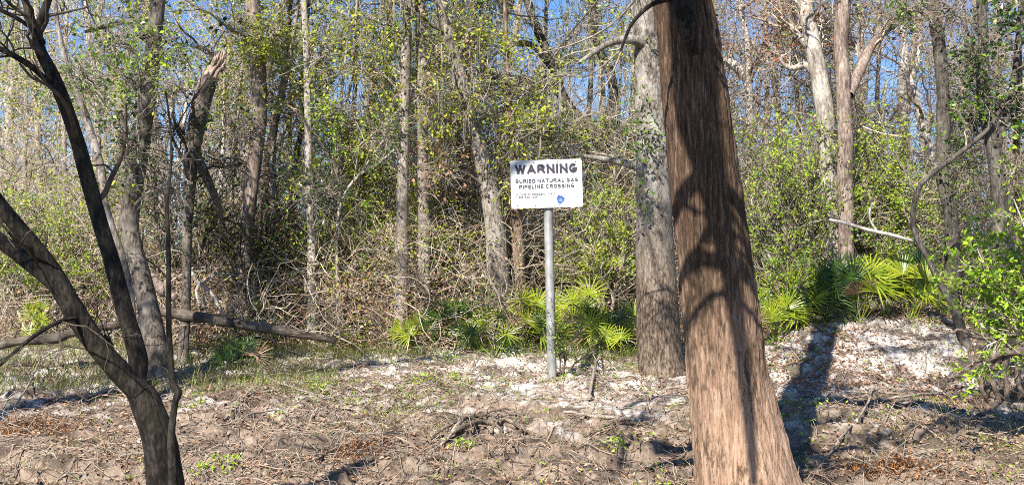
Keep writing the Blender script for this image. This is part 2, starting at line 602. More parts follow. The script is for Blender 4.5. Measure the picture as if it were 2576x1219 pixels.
# ------------------------------------------------------------------ the ground and the river
def axis(parts):
    out = []
    for a, b, s in parts:
        out.append(np.arange(a, b, s))
    return np.concatenate(out + [[parts[-1][1]]])


gx = axis([(-400, -60, 40), (-60, -14, 4), (-14, -9.5, .4), (-9.5, 10, .05), (10, 15, .4), (15, 60, 4), (60, 400, 40)])
gy = axis([(-60, 4, 4), (4, 11, .5), (11, 14, .12), (14, 25, .042), (25, 40, .6), (40, 500, 30)])
X, Y = np.meshgrid(gx, gy)
Z = ground(X, Y)
b = Buf()
nx, ny = len(gx), len(gy)
idx = np.arange(nx * ny).reshape(ny, nx)
b.add(np.stack([X, Y, Z], -1), np.stack([idx[:-1, :-1], idx[:-1, 1:], idx[1:, 1:], idx[1:, :-1]], -1))
tag(b.build('ground', ground_mat()), kind='structure')

# ------------------------------------------------------------------ trees
GAPS = [(430, 420, 60, 210, 1.0), (480, 290, 30, 60, .8), (600, 400, 60, 110, .75), (520, 60, 90, 60, .6), (1400, 50, 130, 60, .9), (1300, 160, 70, 50, .8), (1480, 235, 85, 60, .95),
        (1560, 240, 60, 60, .8), (885, 240, 45, 55, .9), (150, 100, 60, 60, .5), (1920, 190, 110, 70, .6), (2230, 170, 90, 100, .8), (2320, 320, 40, 120, .85), (1880, 60, 60, 50, .7),
        (2430, 60, 70, 60, .75), (1990, 330, 90, 60, .5), (700, 310, 50, 50, .5), (240, 400, 50, 70, .5), (1640, 330, 30, 50, .5)]


def keep(p, rng, strength=1.0):
    """thin the growth where the canopy of this wood is open"""
    u, v = project(p)
    k = np.ones(len(p))
    for (cu, cv, ru, rv, s) in GAPS:
        d = ((u - cu) / ru) ** 2 + ((v - cv) / rv) ** 2
        k *= 1 - strength * s * np.clip(1.6 - d, 0, 1)
    return rng.uniform(size=len(p)) < k


def px_curve(pts, d, n, wob=0.0, rng=RNG):
    """pts rows: (u, v, width[, extra depth]) -> curve and radii"""
    rows = []
    for q in pts:
        dd = d + (q[3] if len(q) > 3 else 0)
        w = P(q[0], q[1], dd)
        rows.append([*w, q[2] * dd / F / 2])
    c = spline(np.array(rows), n)
    return c[:, :3], np.maximum(c[:, 3], 0.004)


def tree(name, label, pts, d, bark, cat='tree', limbs=(), ext=5.0, flare=1.5, sides=14, group=None, crown=None, rough=0.10, seed=0, toground=True,
         moss=0, n=None, clumps=()):
    rng = np.random.default_rng(1000 + seed + int(pts[0][0]) * 3 + int(pts[0][1]))
    pts = [tuple(p) if len(p) > 3 else (*p, 0.0) for p in pts]
    C, R = px_curve(pts, d, n or 36)
    C[:, 1] += 0.12 * fbm(np.stack([C[:, 2] * .8, 0 * C[:, 2] + seed, 0 * C[:, 2]], -1), 2, 3 + seed)
    gz = float(ground(C[0, 0], C[0, 1]))
    if toground:
        h = C[0, 2] - gz
        if h > 0.03:
            dr = (C[0] - C[4])
            dr = dr / max(abs(dr[2]), .2)
            dr[2] = -1
            dr[:2] = np.clip(dr[:2], -.5, .5) * .6
            m = max(3, int(h / 0.15))
            t = np.linspace(1, 0, m, endpoint=False)[:, None]
            add = C[0] + dr * (h + 0.15) * t
            fl = 1 + (flare - 1) * t[:, 0] ** 1.6
            C = np.vstack([add, C])
            R = np.concatenate([R[0] * fl, R])
    if ext:
        dr = norm(C[-1] - C[-5]) * np.array([.7, .7, 1])
        m = 8
        t = np.linspace(0, 1, m + 1)[1:, None]
        C = np.vstack([C, C[-1] + dr * ext * t + np.array([0, 0.15, 0]) * np.sin(t * 3)])
        R = np.concatenate([R, R[-1] * np.linspace(1, .45, m + 1)[1:]])
    base = np.array([C[0, 0], C[0, 1], float(ground(C[0, 0], C[0, 1]))]) if toground else C[0]
    root = thing(name, label, cat, base, group)
    tb = Buf()
    tb.tubes(C, R, sides, 0, rough, 3.0 / max(R.mean(), .03) * .12 + 2.5, .25)
    LP = []
    for lm in limbs:
        lc, lr = px_curve(lm, d, 16)
        tb.tubes(lc, lr, 9, 0, rough, 9, .5)
        LP.append((lc, lr))
    tb.build('trunk', M[bark], root)
    cr = dict(n1=8, n2=40, n3=160, L1=1.9, L2=.9, L3=.45, leaf=None, nleaf=0, lsize=.07, twig='t_grey', t0=.35, up=.03, down=0)
    cr.update(crown or {})
    rs = spline(np.column_stack([C, R]), 24)
    PP, RR = [rs[None, :, :3]], [rs[None, :, 3]]
    P1, R1 = grow(PP[0], np.minimum(RR[0], .09), cr['n1'], cr['L1'], 1.0, rng, 8, .22, cr['up'], .45, cr['t0'], 1)
    if LP:
        lp = np.stack([spline(np.column_stack([c, r]), 8) for c, r in LP])
        P1 = np.concatenate([P1, lp[..., :3]])
        R1 = np.concatenate([R1, np.minimum(lp[..., 3], .05)])
    P2, R2 = grow(P1, R1, cr['n2'], cr['L2'], .9, rng, 6, .25, cr['up'], .5)
    P3, R3 = grow(P2, R2, cr['n3'], cr['L3'], .8, rng, 5, .25, 0, .6)
    k2, k3 = keep(P2[:, -1], rng), keep(P3[:, -1], rng)
    P2, R2, P3, R3 = P2[k2], R2[k2], P3[k3], R3[k3]
    bb = Buf()
    lb = Buf()
    mats = list(cr['leaf']) if isinstance(cr['leaf'], (list, tuple)) else ([cr['leaf']] if cr['leaf'] else [])
    nm = len(mats)
    if nm and len(P3):
        for i in range(nm):
            c, dd = on_twigs(P3, int(cr['nleaf'] * 1.3) // nm, rng, .05)
            lb.leaves(c, cr['lsize'] * 1.15, rng, i, dd, .62)
    for (cu, cv, ru, rv, nl, mm, ls) in clumps:
        # a leafy bough: a limb from the trunk, side twigs, leaves on them
        cc = P(cu, cv, d - .25 + rng.normal() * .3)
        sx, sz = ru / F * d, rv / F * d
        st = C[np.argmin(np.linalg.norm(C - (cc - np.array([0, 0, .3 + .3 * sx])), axis=1))]
        lc = spline(np.array([st, (st * .45 + cc * .55) + np.array([0, -.1, .12]), cc, cc + (cc - st) * np.array([.5, .1, .25])]), 9)
        bb.tubes(lc, np.linspace(.028, .008, 9), 5)
        e = cc + rng.normal(size=(34, 3)) * np.array([sx, .45, sz]) * .75
        b0 = lc[rng.integers(4, 9, 34)]
        Q = np.stack([b0 * (1 - t) + e * t + np.array([0, 0, .12 * sz]) * math.sin(3.1 * t) + rng.normal(size=e.shape) * .03 for t in np.linspace(0, 1, 6)], 1)
        QR = np.tile(np.linspace(.009, .004, 6), (34, 1))
        Q2, QR2 = grow(Q, QR, 130, .42, .8, rng, 5, .22, 0, .7)
        bb.tubes(Q, QR, 3)
        bb.tubes(Q2, QR2, 3)
        if mm not in mats: mats.append(mm)
        c, dd = on_twigs(Q2, nl, rng, .04)
        kk_ = keep(c, rng, .8)
        c, dd = c[kk_], dd[kk_]
        lb.leaves(c, ls, rng, mats.index(mm), dd, .6)
    bb.tubes(P1[:cr['n1']], R1[:cr['n1']], 5)
    bb.tubes(P2, R2, 3)
    bb.tubes(P3, R3, 3)
    bo = bb.build('branches', M[cr['twig']], root)
    if lb.n:
        lb.build('foliage', [M[x] for x in mats], bo)
    if moss:
        mb = Buf()
        c, _ = on_twigs(np.concatenate([P2]), moss, rng, .05)
        tip = c + np.column_stack([rng.normal(size=moss) * .05, rng.normal(size=moss) * .05, -rng.uniform(.15, .7, moss)])
        mb.blades(c, tip, rng.uniform(.01, .03, moss), 0, rng.normal(size=(moss, 3)) * .03)
        mb.build('moss', M['moss'], root)
    return root, C, R


YG, GR, DK, BR = 'l_yellow', 'l_green', 'l_dark', 'l_brown'
BARE = dict(leaf=BR, nleaf=60, n3=260, n2=60)

# the forked dark tree at the left, near the water
tree('forked_tree', 'near dark forked tree leaning left, standing lowest on the sandy bank at left',
     [(408, 1219, 92), (398, 1110, 82), (366, 1015, 74), (338, 958, 56), (345, 905, 46), (316, 800, 43), (282, 690, 42), (241, 560, 40), (210, 430, 38),
      (180, 310, 35), (142, 205, 33), (106, 132, 29), (98, 85, 26), (125, 0, 19)], 9.0, 'b_black', n=160, sides=36, ext=2.5, seed=1, rough=.13,
     limbs=[[(352, 985, 62), (300, 935, 60, -.05), (255, 882, 55, -.1), (200, 805, 55, -.15), (150, 720, 54, -.2), (118, 662, 44, -.2), (60, 590, 41, -.3), (-30, 480, 40, -.4)],
            [(160, 735, 44, -.2), (110, 690, 42, -.1), (60, 650, 39, 0), (-40, 575, 38, .1)],
            [(198, 800, 11, -.2), (150, 808, 10, -.4), (90, 842, 10, -.5), (30, 890, 9, -.6), (-20, 935, 8, -.6)],
            [(330, 950, 12), (300, 905, 10, .1), (262, 845, 9, .2)],
            [(152, 238, 17), (75, 165, 15, -.2), (-20, 112, 14, -.3)],
            [(104, 110, 24), (78, 50, 20, .1), (52, -40, 19, .2)],
            [(85, 75, 12), (40, 45, 11, .1), (-20, 15, 10, .2)]],
     crown=dict(n1=12, n2=60, n3=140, leaf=None, t0=.3, L1=.7, L2=.5, L3=.3, twig='t_dark'))
tree('sapling', 'slim dark leafless sapling with a knob, close beside the trunk of the forked tree',
     [(440, 1219, 22), (437, 1100, 20), (447, 1010, 17), (455, 985, 21), (441, 960, 17), (431, 860, 15), (425, 760, 13), (420, 640, 12), (414, 500, 10)], 8.8, 'b_black',
     n=60, sides=12, ext=.8, seed=2, flare=1.2, crown=dict(n1=3, n2=8, n3=10, leaf=None, L1=.4, L2=.3, L3=.2, t0=.5, twig='t_dark'))

# the big leaning cypress at the right
edges = [(0, 1644, 1788), (100, 1655, 1808), (300, 1674, 1837), (500, 1692, 1866), (700, 1712, 1895), (900, 1728, 1922), (1000, 1736, 1946), (1100, 1745, 1974), (1219, 1752, 2012), (1330, 1754, 2085), (1440, 1745, 2190)]
big_d = 13.2
rows = []
for v, a, c in edges[::-1]:
    rows.append([*P((a + c) / 2, v, big_d), (c - a) / 2 * big_d / F])
rows.append([*(P(1690, -180, big_d)), 70 * big_d / F])
rows.append([*(P(1650, -700, big_d)), 58 * big_d / F])
rows.append([*(P(1610, -1600, big_d)), 30 * big_d / F])
sp = spline(np.array(rows), 420)
bgz = float(ground(sp[0, 0], sp[0, 1]))
big_base = np.array([sp[0, 0], sp[0, 1], min(bgz, sp[0, 2])])
big = thing('cypress_tree', 'big brown cypress with fibrous bark leaning left, its trunk striped by branch shadows', 'tree', big_base)
tb = Buf()
ns = 220
ang = np.arange(ns) / ns * 2 * math.pi
z = sp[:, 2] - sp[0, 2]
flu = np.clip(1 - z / 2.4, 0, 1)
ridge = np.stack([np.cos(ang * 5 + 1.0) * .5 + np.cos(ang * 9 + 2.1) * .3 for _ in z])
rad = sp[:, 3][:, None] * (1 + .05 * flu[:, None] * ridge)
q = np.stack([np.cos(ang)[None] * 3 + 0 * z[:, None], np.sin(ang)[None] * 3 + 0 * z[:, None], z[:, None] * .5 + 0 * ang[None]], -1)
rad = rad * (1 + .02 * fbm(q, 3, 4)) + .008 * fbm(q * np.array([7, 7, 1.2]), 3, 8) + .006 * fbm(q * np.array([16, 16, 2]), 2, 18)
q2 = np.stack([np.cos(ang)[None] * 22 + 0 * z[:, None], np.sin(ang)[None] * 22 + 0 * z[:, None], z[:, None] * 1.3 + 0 * ang[None]], -1)
rad = rad + .011 * (1 - 2 * np.abs(fbm(q2, 3, 28))) * (1 - .55 * np.clip(1.2 - z / 2.5, 0, 1)[:, None])
q3 = np.stack([np.cos(ang)[None] * 9 + 0 * z[:, None], np.sin(ang)[None] * 9 + 0 * z[:, None], z[:, None] * 5 + 0 * ang[None]], -1)
rad = rad + .012 * np.clip(fbm(q3, 3, 38) * 3, -.4, 1)
V = np.stack([sp[:, 0][:, None] + rad * np.cos(ang), sp[:, 1][:, None] + rad * np.sin(ang), sp[:, 2][:, None] + 0 * rad], -1)
ii = np.arange(V.shape[0] * ns).reshape(-1, ns)
tb.add(V, np.stack([ii[:-1], np.roll(ii[:-1], -1, 1), np.roll(ii[1:], -1, 1), ii[1:]], -1))
tb.build('trunk', M['b_big'], big)
BIGC = sp
# its limb drooping in front of the trunk at the top of the picture
lb = Buf()
lc, lr = px_curve([(1640, -420, 40, .1), (1680, -200, 60, -.5), (1700, -60, 62, -.75), (1718, 20, 58, -.85), (1736, 90, 44, -.85), (1744, 140, 24, -.8)], big_d, 30)
lb.tubes(lc, lr, 16, 0, .12, 6, .3)
lc2, lr2 = px_curve([(1712, -10, 20, -.85), (1640, 12, 12, -.9), (1590, 60, 9, -1), (1560, 130, 6, -1.0)], big_d, 16)
lb.tubes(lc2, lr2, 8, 0, .1, 9, .5)
lb.build('limb', M['b_black'], big)
rng = np.random.default_rng(42)
P1, R1 = grow(sp[None, 260:, :3], sp[None, 260:, 3] * .3, 26, 3.4, 1.1, rng, 9, .2, -.02, .45, .15, 1)
k = np.array([project(p)[1].max() < -20 for p in P1])
P1, R1 = P1[k], R1[k]
P2, R2 = grow(P1, R1, 110, 1.3, .9, rng, 6, .25, -.02, .5)
P3, R3 = grow(P2, R2, 420, .6, .8, rng, 5, .25, -.03, .6)
bb = Buf()
bb.tubes(P1, R1, 6)
bb.tubes(P2, R2, 3)
bb.tubes(P3, R3, 3)
for pts in ([(1620, 20, 7), (1585, 70, 6), (1558, 130, 5), (1500, 168, 4.5), (1420, 166, 4), (1330, 140, 2)], [(1640, 5, 6), (1540, 60, 5), (1450, 110, 4), (1380, 150, 3)], [(1585, 70, 6), (1530, 205, 5), (1470, 250, 4), (1380, 300, 2)],
            [(1560, 128, 5), (1480, 190, 4), (1400, 190, 4), (1340, 215, 2)]):
    c_, r_ = px_curve(pts, 17.5, 14)
    c_[:, 1] = np.linspace(big_d - .6, 17.5, 14) if pts[0][0] > 1600 else c_[:, 1]
    bb.tubes(c_, r_, 5)
    p_, q_ = grow(c_[None], r_[None], 14, .5, .7, rng, 6, .2, 0, .5)
    bb.tubes(p_, q_, 3)
bo = bb.build('branches', M['t_grey'], big)
c, dd = on_twigs(P3, 1000, rng, .04)
lf = Buf()
lf.leaves(c, .09, rng, 0, dd)
lf.build('foliage', M['l_red'], bo)

# the pale-barked tree behind it
tree('oak_tree', 'tall pale grey tree with ivy leaves on its trunk just behind the big cypress',
     [(1672, 968, 128), (1662, 900, 116), (1655, 800, 106), (1648, 620, 96), (1643, 420, 88), (1637, 220, 80), (1628, 0, 72), (1622, -120, 68)], 21.2, 'b_oak', n=150, sides=64, seed=3, rough=.09, flare=1.3,
     crown=dict(n1=16, n2=110, n3=420, leaf=[GR, YG], nleaf=900, t0=.45, L1=1.6, twig='t_grey'), limbs=[
         [(1640, 130, 34), (1595, 100, 26, -.3), (1530, 110, 18, -.4), (1455, 160, 10, -.4)],
         [(1640, 440, 26), (1590, 415, 20, .2), (1530, 402, 15, .4), (1470, 392, 11, .5)]])
# ivy leaves on that trunk
oak = [o for o in COL.objects if o.name == 'oak_tree'][0]
rng = np.random.default_rng(5)
lb = Buf()
cl = []
for (u, v, s, n) in ((1615, 330, 26, 40), (1640, 360, 30, 60), (1600, 380, 22, 40), (1622, 300, 20, 30), (1625, 530, 16, 25), (1605, 470, 18, 30), (1600, 250, 18, 30), (1640, 115, 14, 16)):
    cl.append(np.array([P(u + rng.normal() * s, v + rng.normal() * s, 20.72 + rng.uniform(-.15, .1)) for _ in range(n)]))
lb.leaves(np.concatenate(cl), .085, rng, 0)
lb.build('ivy_leaves', M['l_green'], oak)

T = tree
T('tree', 'grey mossy tree forking behind the forked dark tree, swollen at mid height', [(395, 905, 74), (378, 800, 56), (352, 680, 46), (330, 585, 46), (326, 545, 52), (345, 430, 42), (362, 310, 40), (372, 240, 46), (385, 150, 40), (400, 0, 38)],
  20.5, 'b_umber', n=70, sides=20, clumps=[(330, 205, 55, 45, 260, 'l_bright', .085), (395, 130, 45, 45, 220, 'l_bright', .085), (340, 390, 50, 80, 240, DK, .085), (430, 235, 40, 25, 120, 'l_bright', .085), (290, 110, 60, 60, 250, GR, .08), (420, 480, 45, 90, 220, DK, .085)], seed=4, limbs=[[(362, 95, 20), (325, 55, 16, .2), (285, 62, 13, .4), (215, 80, 9, .6)], [(330, 560, 28), (322, 400, 20, .1), (300, 280, 14, .2)]],
  crown=dict(leaf=[GR, DK], nleaf=900, lsize=.09, n1=9, n2=80, n3=300, t0=.45))
T('tree', 'thin crooked grey tree right of the forked tree\'s slanting stem', [(335, 880, 26), (322, 740, 24), (303, 640, 22), (268, 520, 22), (258, 430, 22), (228, 330, 21), (205, 265, 19), (172, 190, 16), (140, 60, 13)], 19.0, 'b_grey', n=60, clumps=[(205, 190, 60, 50, 240, GR, .08), (250, 460, 60, 50, 220, YG, .075)], seed=5, rough=.14,
  crown=dict(leaf=[GR, 'l_bright'], nleaf=1100, lsize=.085, n1=9, n2=80, n3=300, t0=.5))
T('snag', 'broken snag with a splintered reddish top leaning right', [(463, 850, 26), (466, 700, 24), (470, 560, 26), (480, 440, 34), (494, 330, 44), (512, 250, 44), (530, 195, 42)], 22.4, 'b_umber', cat='dead tree', n=60, sides=18, ext=0, clumps=[(570, 420, 60, 80, 200, DK, .085), (450, 330, 60, 60, 160, DK, .08)], seed=6,
  limbs=[[(492, 390, 30), (520, 450, 24, -.1), (542, 500, 18, -.1), (560, 560, 10, 0)]], crown=dict(n1=5, n2=50, n3=200, leaf=DK, nleaf=500, lsize=.085, t0=.3, L1=1.8, L2=1.1, twig='t_dark'))
snag = [o for o in COL.objects if o.name.startswith('snag')][0]
rng = np.random.default_rng(8)
sb = Buf()
for i in range(26):
    du, dv = rng.uniform(-17, 17), rng.uniform(0, 26)
    h = rng.uniform(55, 100) * (1 if du > -8 else .6)
    c, r = px_curve([(520 + du - 8, 228, 11, rng.uniform(-.13, .1)), (531 + du, 180, 10, rng.uniform(-.13, .1)), (546 + du, 235 - h, 6, rng.uniform(-.1, .1)), (551 + du, 222 - h, .5, 0)], 22.4, 10)
    sb.tubes(c, r, 5)
sb.build('splinters', M['wood'], snag)
T('pine_tree', 'reddish scaly pine trunk left of the slender trunks, wrapped in vines', [(612, 760, 34), (622, 560, 36), (638, 420, 38), (650, 300, 40), (650, 200, 40), (642, 80, 38), (636, 0, 36)], 24.4, 'b_red', n=50, clumps=[(655, 130, 75, 60, 700, YG, .075), (690, 90, 80, 60, 520, YG, .075), (610, 60, 60, 50, 420, YG, .075), (600, 330, 60, 60, 300, YG, .075)], seed=7, crown=dict(leaf=[YG, 'l_yellow'], nleaf=2600, n1=9, n2=110, n3=420, t0=.45, lsize=.09))
T('tree', 'dark brown trunk close behind the pine', [(668, 760, 22), (665, 600, 22), (668, 480, 22), (676, 380, 20), (690, 300, 16), (712, 210, 16), (722, 110, 14)], 26.2, 'b_brown', n=40, seed=8, crown=dict(leaf=[BR], nleaf=500, n2=60, n3=200, lsize=.1))
T('tree', 'slender greenish trunk with a dead leaf cluster right of the pine', [(702, 760, 18), (704, 640, 17), (698, 540, 16), (688, 430, 15), (690, 330, 13), (720, 200, 12), (735, 120, 11)], 25.2, 'b_grey', n=40, clumps=[(705, 285, 45, 30, 160, BR, .1), (735, 420, 45, 60, 320, YG, .075)], seed=9, crown=dict(leaf=[YG], nleaf=1100, n2=60, n3=240))
T('tree', 'straight pale trunk beside a twisting dark vine', [(786, 760, 22), (782, 600, 21), (778, 450, 20), (776, 300, 19), (770, 150, 17), (764, 0, 15)], 23.8, 'b_pale', n=40, clumps=[(830, 290, 55, 60, 460, 'l_bright', .075), (810, 150, 70, 80, 460, YG, .07), (760, 440, 50, 50, 260, GR, .075), (800, 500, 60, 40, 260, DK, .08)], seed=10, crown=dict(leaf=[YG], nleaf=1500, n2=80, n3=320, t0=.55))
T('tree', 'mossy short trunk left of the pale pair', [(918, 700, 18), (918, 560, 16), (914, 450, 15), (916, 370, 15), (925, 300, 10), (935, 220, 8), (940, 100, 6)], 25, 'b_brown', n=36, clumps=[(880, 350, 60, 70, 460, GR, .08), (950, 420, 60, 60, 420, GR, .08), (900, 90, 90, 80, 600, YG, .07)], seed=11, ext=1, crown=dict(leaf=[YG, GR], nleaf=1500, n2=70, n3=320))
T('tree', 'left one of two tall pale grey trunks standing side by side', [(1010, 720, 33), (1012, 560, 31), (1014, 420, 29), (1017, 280, 28), (1022, 130, 26), (1026, 0, 25)], 23.4, 'b_mottled', n=50, sides=18, clumps=[(965, 60, 60, 70, 420, YG, .075), (970, 340, 50, 60, 300, GR, .08), (930, 180, 60, 70, 380, YG, .07)], seed=12, crown=dict(leaf=[YG], nleaf=900, t0=.6))
T('tree', 'right one of two tall pale grey trunks standing side by side', [(1068, 740, 31), (1066, 560, 30), (1064, 420, 28), (1063, 280, 27), (1060, 130, 26), (1056, 0, 26)], 23.7, 'b_mottled', n=50, sides=18, clumps=[(1110, 330, 40, 70, 320, YG, .075), (1100, 130, 60, 80, 420, YG, .075)], seed=13, crown=dict(leaf=[YG], nleaf=900, t0=.6))
T('tree', 'thick shaggy trunk leaning left behind the left edge of the sign', [(1262, 790, 62), (1252, 680, 56), (1243, 560, 50), (1218, 430, 46), (1192, 340, 40), (1168, 240, 36), (1128, 80, 32), (1104, -20, 30)], 23.7, 'b_grey', n=70, sides=20, clumps=[(1130, 300, 50, 60, 300, YG, .08), (1180, 90, 80, 70, 460, YG, .075), (1120, 430, 50, 60, 260, BR, .085), (1290, 460, 60, 60, 280, YG, .075)], seed=14, rough=.16, moss=500,
  crown=dict(leaf=[YG, BR], nleaf=1500, n1=12, n2=110, n3=420))
T('tree', 'dark brown trunk base showing under the sign, beside the post', [(1303, 780, 44), (1302, 660, 40), (1300, 560, 34), (1292, 450, 24), (1284, 330, 18), (1276, 200, 16), (1272, 80, 12)], 24.1, 'b_brown', n=50, clumps=[(1330, 230, 110, 70, 620, YG, .08), (1290, 340, 90, 70, 460, YG, .08), (1390, 330, 70, 60, 380, GR, .08), (1240, 190, 60, 60, 300, YG, .075)], seed=15, moss=300, crown=dict(leaf=[YG], nleaf=1600, n1=10, n2=110, n3=420))
T('tree', 'narrow dark brown trunk in brush left of the shaggy leaning trunk', [(1166, 800, 26), (1164, 680, 24), (1160, 560, 23), (1158, 460, 18), (1150, 350, 12)], 25.4, 'b_dark', n=36, seed=16, ext=2, crown=dict(leaf=[BR, YG], nleaf=800, n2=60, n3=240))
T('tree', 'crooked grey tree with limbs arching over the sign', [(1600, 760, 40), (1575, 600, 38), (1555, 480, 36), (1525, 390, 34), (1480, 320, 30), (1420, 250, 26), (1390, 160, 24), (1345, 60, 22), (1320, -20, 20)], 26, 'b_dark', n=60, sides=16, clumps=[(1440, 90, 80, 50, 360, YG, .08), (1500, 40, 60, 40, 360, GR, .085), (1450, 320, 80, 50, 320, YG, .075), (1540, 300, 50, 60, 260, GR, .08), (1330, 60, 60, 50, 220, YG, .075)], seed=17, moss=900,
  limbs=[[(1500, 350, 24), (1540, 260, 24, .2), (1535, 180, 24, .3), (1500, 110, 20, .3), (1490, 0, 18, .3)], [(1395, 180, 18), (1340, 115, 17, -.3), (1290, 112, 14, -.5), (1240, 140, 8, -.6)], [(1410, 240, 16), (1330, 200, 14, .3), (1230, 195, 10, .4)]],
  crown=dict(leaf=[YG, GR], nleaf=2400, n1=10, n2=140, n3=560, t0=.3))
# many-stemmed pale shrub left of the pale pair
for i, (lab, pp) in enumerate((
        ('pale many-branched small tree spreading upward left of the pale pair', [(835, 800, 15), (848, 640, 14), (852, 540, 14), (856, 440, 14), (862, 350, 13), (858, 260, 11), (868, 160, 9), (878, 40, 7), (880, -20, 6)]),
        ('long pale branch tree sweeping up to the right across the pale pair', [(852, 760, 12), (846, 640, 11), (848, 560, 11), (866, 490, 10), (905, 440, 10), (960, 405, 10), (1020, 350, 9), (1075, 300, 8), (1110, 250, 6), (1160, 190, 4)]))):
    pp = [(q[0], q[1], q[2] * .72) for q in pp]
    T('small_tree', lab, pp, 24.0 - i * .3, 'b_grey' if i == 0 else 'b_pale', cat='small tree', n=46, seed=20 + i, sides=9, ext=.5 if i == 0 else 0,
      limbs=[[(860, 345, 9), (830, 290, 8, .2), (822, 180, 6, .3), (815, 60, 5, .3)], [(858, 300, 8), (800, 250, 7, -.2), (785, 130, 6, -.2), (760, 20, 5, -.2)], [(862, 280, 8), (885, 200, 7, .1), (892, 90, 6, .1), (900, -20, 5, .1)], [(853, 440, 10), (820, 380, 9, -.1), (780, 330, 7, -.3), (745, 260, 5, -.3)],
             [(856, 420, 8), (900, 370, 7, -.2), (960, 320, 6, -.3), (1040, 240, 4, -.3)]] if i == 0 else [[(905, 440, 7), (960, 360, 6, -.1), (1020, 300, 5, -.2), (1040, 220, 3, -.2)], [(960, 405, 6), (1010, 395, 5, .1), (1060, 420, 3, .2)]],
      crown=dict(leaf=[YG], nleaf=900, n1=8, n2=90, n3=300, t0=.4, twig='t_pale', L1=1.2, L2=.8))
# the right-hand trees
T('tree', 'thick grey trunk with pale patches right of the big cypress, dark limbs at its top', [(2108, 800, 58), (2098, 640, 54), (2088, 500, 50), (2082, 380, 48), (2072, 280, 46), (2056, 180, 44), (2034, 60, 40), (2022, -20, 38)], 24.4, 'b_pale', n=60, sides=20, seed=22,
  limbs=[[(2062, 210, 20), (2030, 165, 18, .2), (1990, 172, 14, .3), (1960, 150, 10, .4)], [(2050, 130, 20), (2010, 95, 20, .1), (1990, 60, 16, .2)]], crown=dict(leaf=['l_red', BR], nleaf=1300, lsize=.08, n1=14, n2=160, n3=620, t0=.5, twig='t_pale'))
T('tree', 'straight reddish fibrous trunk close right of the thick grey trunk', [(2128, 800, 42), (2128, 600, 40), (2127, 420, 38), (2124, 260, 38), (2118, 120, 38), (2120, 0, 38)], 24, 'b_red', n=50, sides=18, seed=23, limbs=[[(2135, 240, 28), (2160, 185, 28, .3), (2190, 120, 24, .5), (2225, 80, 18, .7), (2270, 55, 12, .9)], [(2168, 160, 12, .4), (2160, 110, 10, .5), (2170, 50, 7, .5)]],
  crown=dict(leaf=['l_red'], nleaf=500, n1=12, n2=140, n3=520, t0=.45, twig='t_pale'))
T('tree', 'thin whitish trunk in front of the thick grey trunk', [(2098, 780, 18), (2098, 640, 17), (2097, 520, 16), (2092, 400, 14), (2080, 250, 11), (2070, 120, 8)], 25, 'b_white', n=36, seed=24, crown=dict(leaf=[YG], nleaf=300, twig='t_pale'))
T('tree', 'dark tall trunk bending left at its top, against bright blue sky at the right', [(2392, 760, 40), (2394, 640, 38), (2392, 540, 36), (2374, 450, 35), (2373, 340, 35), (2374, 240, 34), (2364, 120, 32), (2348, 0, 32)], 24, 'b_dark', n=60, sides=18, clumps=[(2300, 30, 60, 40, 240, GR, .095), (2390, 40, 50, 40, 160, 'l_red', .09), (2420, 420, 50, 70, 260, GR, .08)], seed=25, rough=.14,
  crown=dict(leaf=[GR, DK], nleaf=700, n1=9, n2=80, n3=260, t0=.5))
T('tree', 'leaning whitish trunk behind the dark tall one at the right', [(2420, 760, 24), (2398, 620, 23), (2372, 500, 23), (2348, 400, 22), (2322, 300, 20), (2300, 220, 14)], 27, 'b_white', n=40, seed=26, ext=.5, crown=dict(leaf=[YG], nleaf=300, twig='t_pale'))
T('tree', 'ivy-clad dark trunk with a rising right fork near the right edge', [(2505, 800, 44), (2512, 680, 40), (2512, 560, 38), (2506, 460, 37), (2490, 350, 35), (2470, 270, 30), (2466, 200, 28), (2474, 110, 26), (2470, 0, 24)], 22.5, 'b_dark', n=64, sides=18, clumps=[(2450, 150, 50, 60, 260, DK, .1), (2475, 230, 50, 60, 260, GR, .1), (2440, 60, 50, 50, 200, DK, .1), (2530, 260, 40, 60, 160, DK, .1), (2560, 430, 40, 60, 160, 'l_bright', .09)], seed=27, rough=.15,
  limbs=[[(2500, 390, 24), (2530, 300, 20, -.1), (2548, 220, 18, -.1), (2560, 120, 16, -.1), (2572, -20, 16, -.1)], [(2490, 350, 14), (2450, 330, 12, .2), (2440, 280, 9, .3)], [(2470, 120, 20), (2520, 60, 16, .2), (2576, 70, 12, .3)]],
  crown=dict(leaf=[DK, GR], nleaf=1500, lsize=.10, n1=10, n2=90, n3=320, t0=.3, L1=1.1, L2=.7))
T('tree', 'pale forked trunk in the gap right of the reddish fibrous trunk', [(2300, 640, 26), (2285, 480, 26), (2278, 340, 26), (2270, 220, 26), (2275, 120, 18), (2268, 20, 15)], 31, 'b_white', n=40, seed=28, limbs=[[(2276, 230, 20), (2305, 170, 16, .2), (2315, 90, 14, .2), (2312, 0, 12, .3)]], crown=dict(leaf=['l_red'], nleaf=200, twig='t_pale'))
T('tree', 'curved dark stem bending like a bow above the right mound', [(2398, 760, 22), (2362, 705, 17), (2336, 650, 15), (2306, 590, 14), (2298, 530, 13), (2312, 470, 13), (2350, 432, 13), (2400, 395, 13), (2450, 355, 12), (2490, 315, 11), (2530, 250, 7)], 22.3, 'b_dark', cat='small tree', n=64, sides=10, ext=0, seed=29,
  crown=dict(leaf=[GR], nleaf=150, n1=6, n2=20, n3=40, L1=.8, L2=.5))
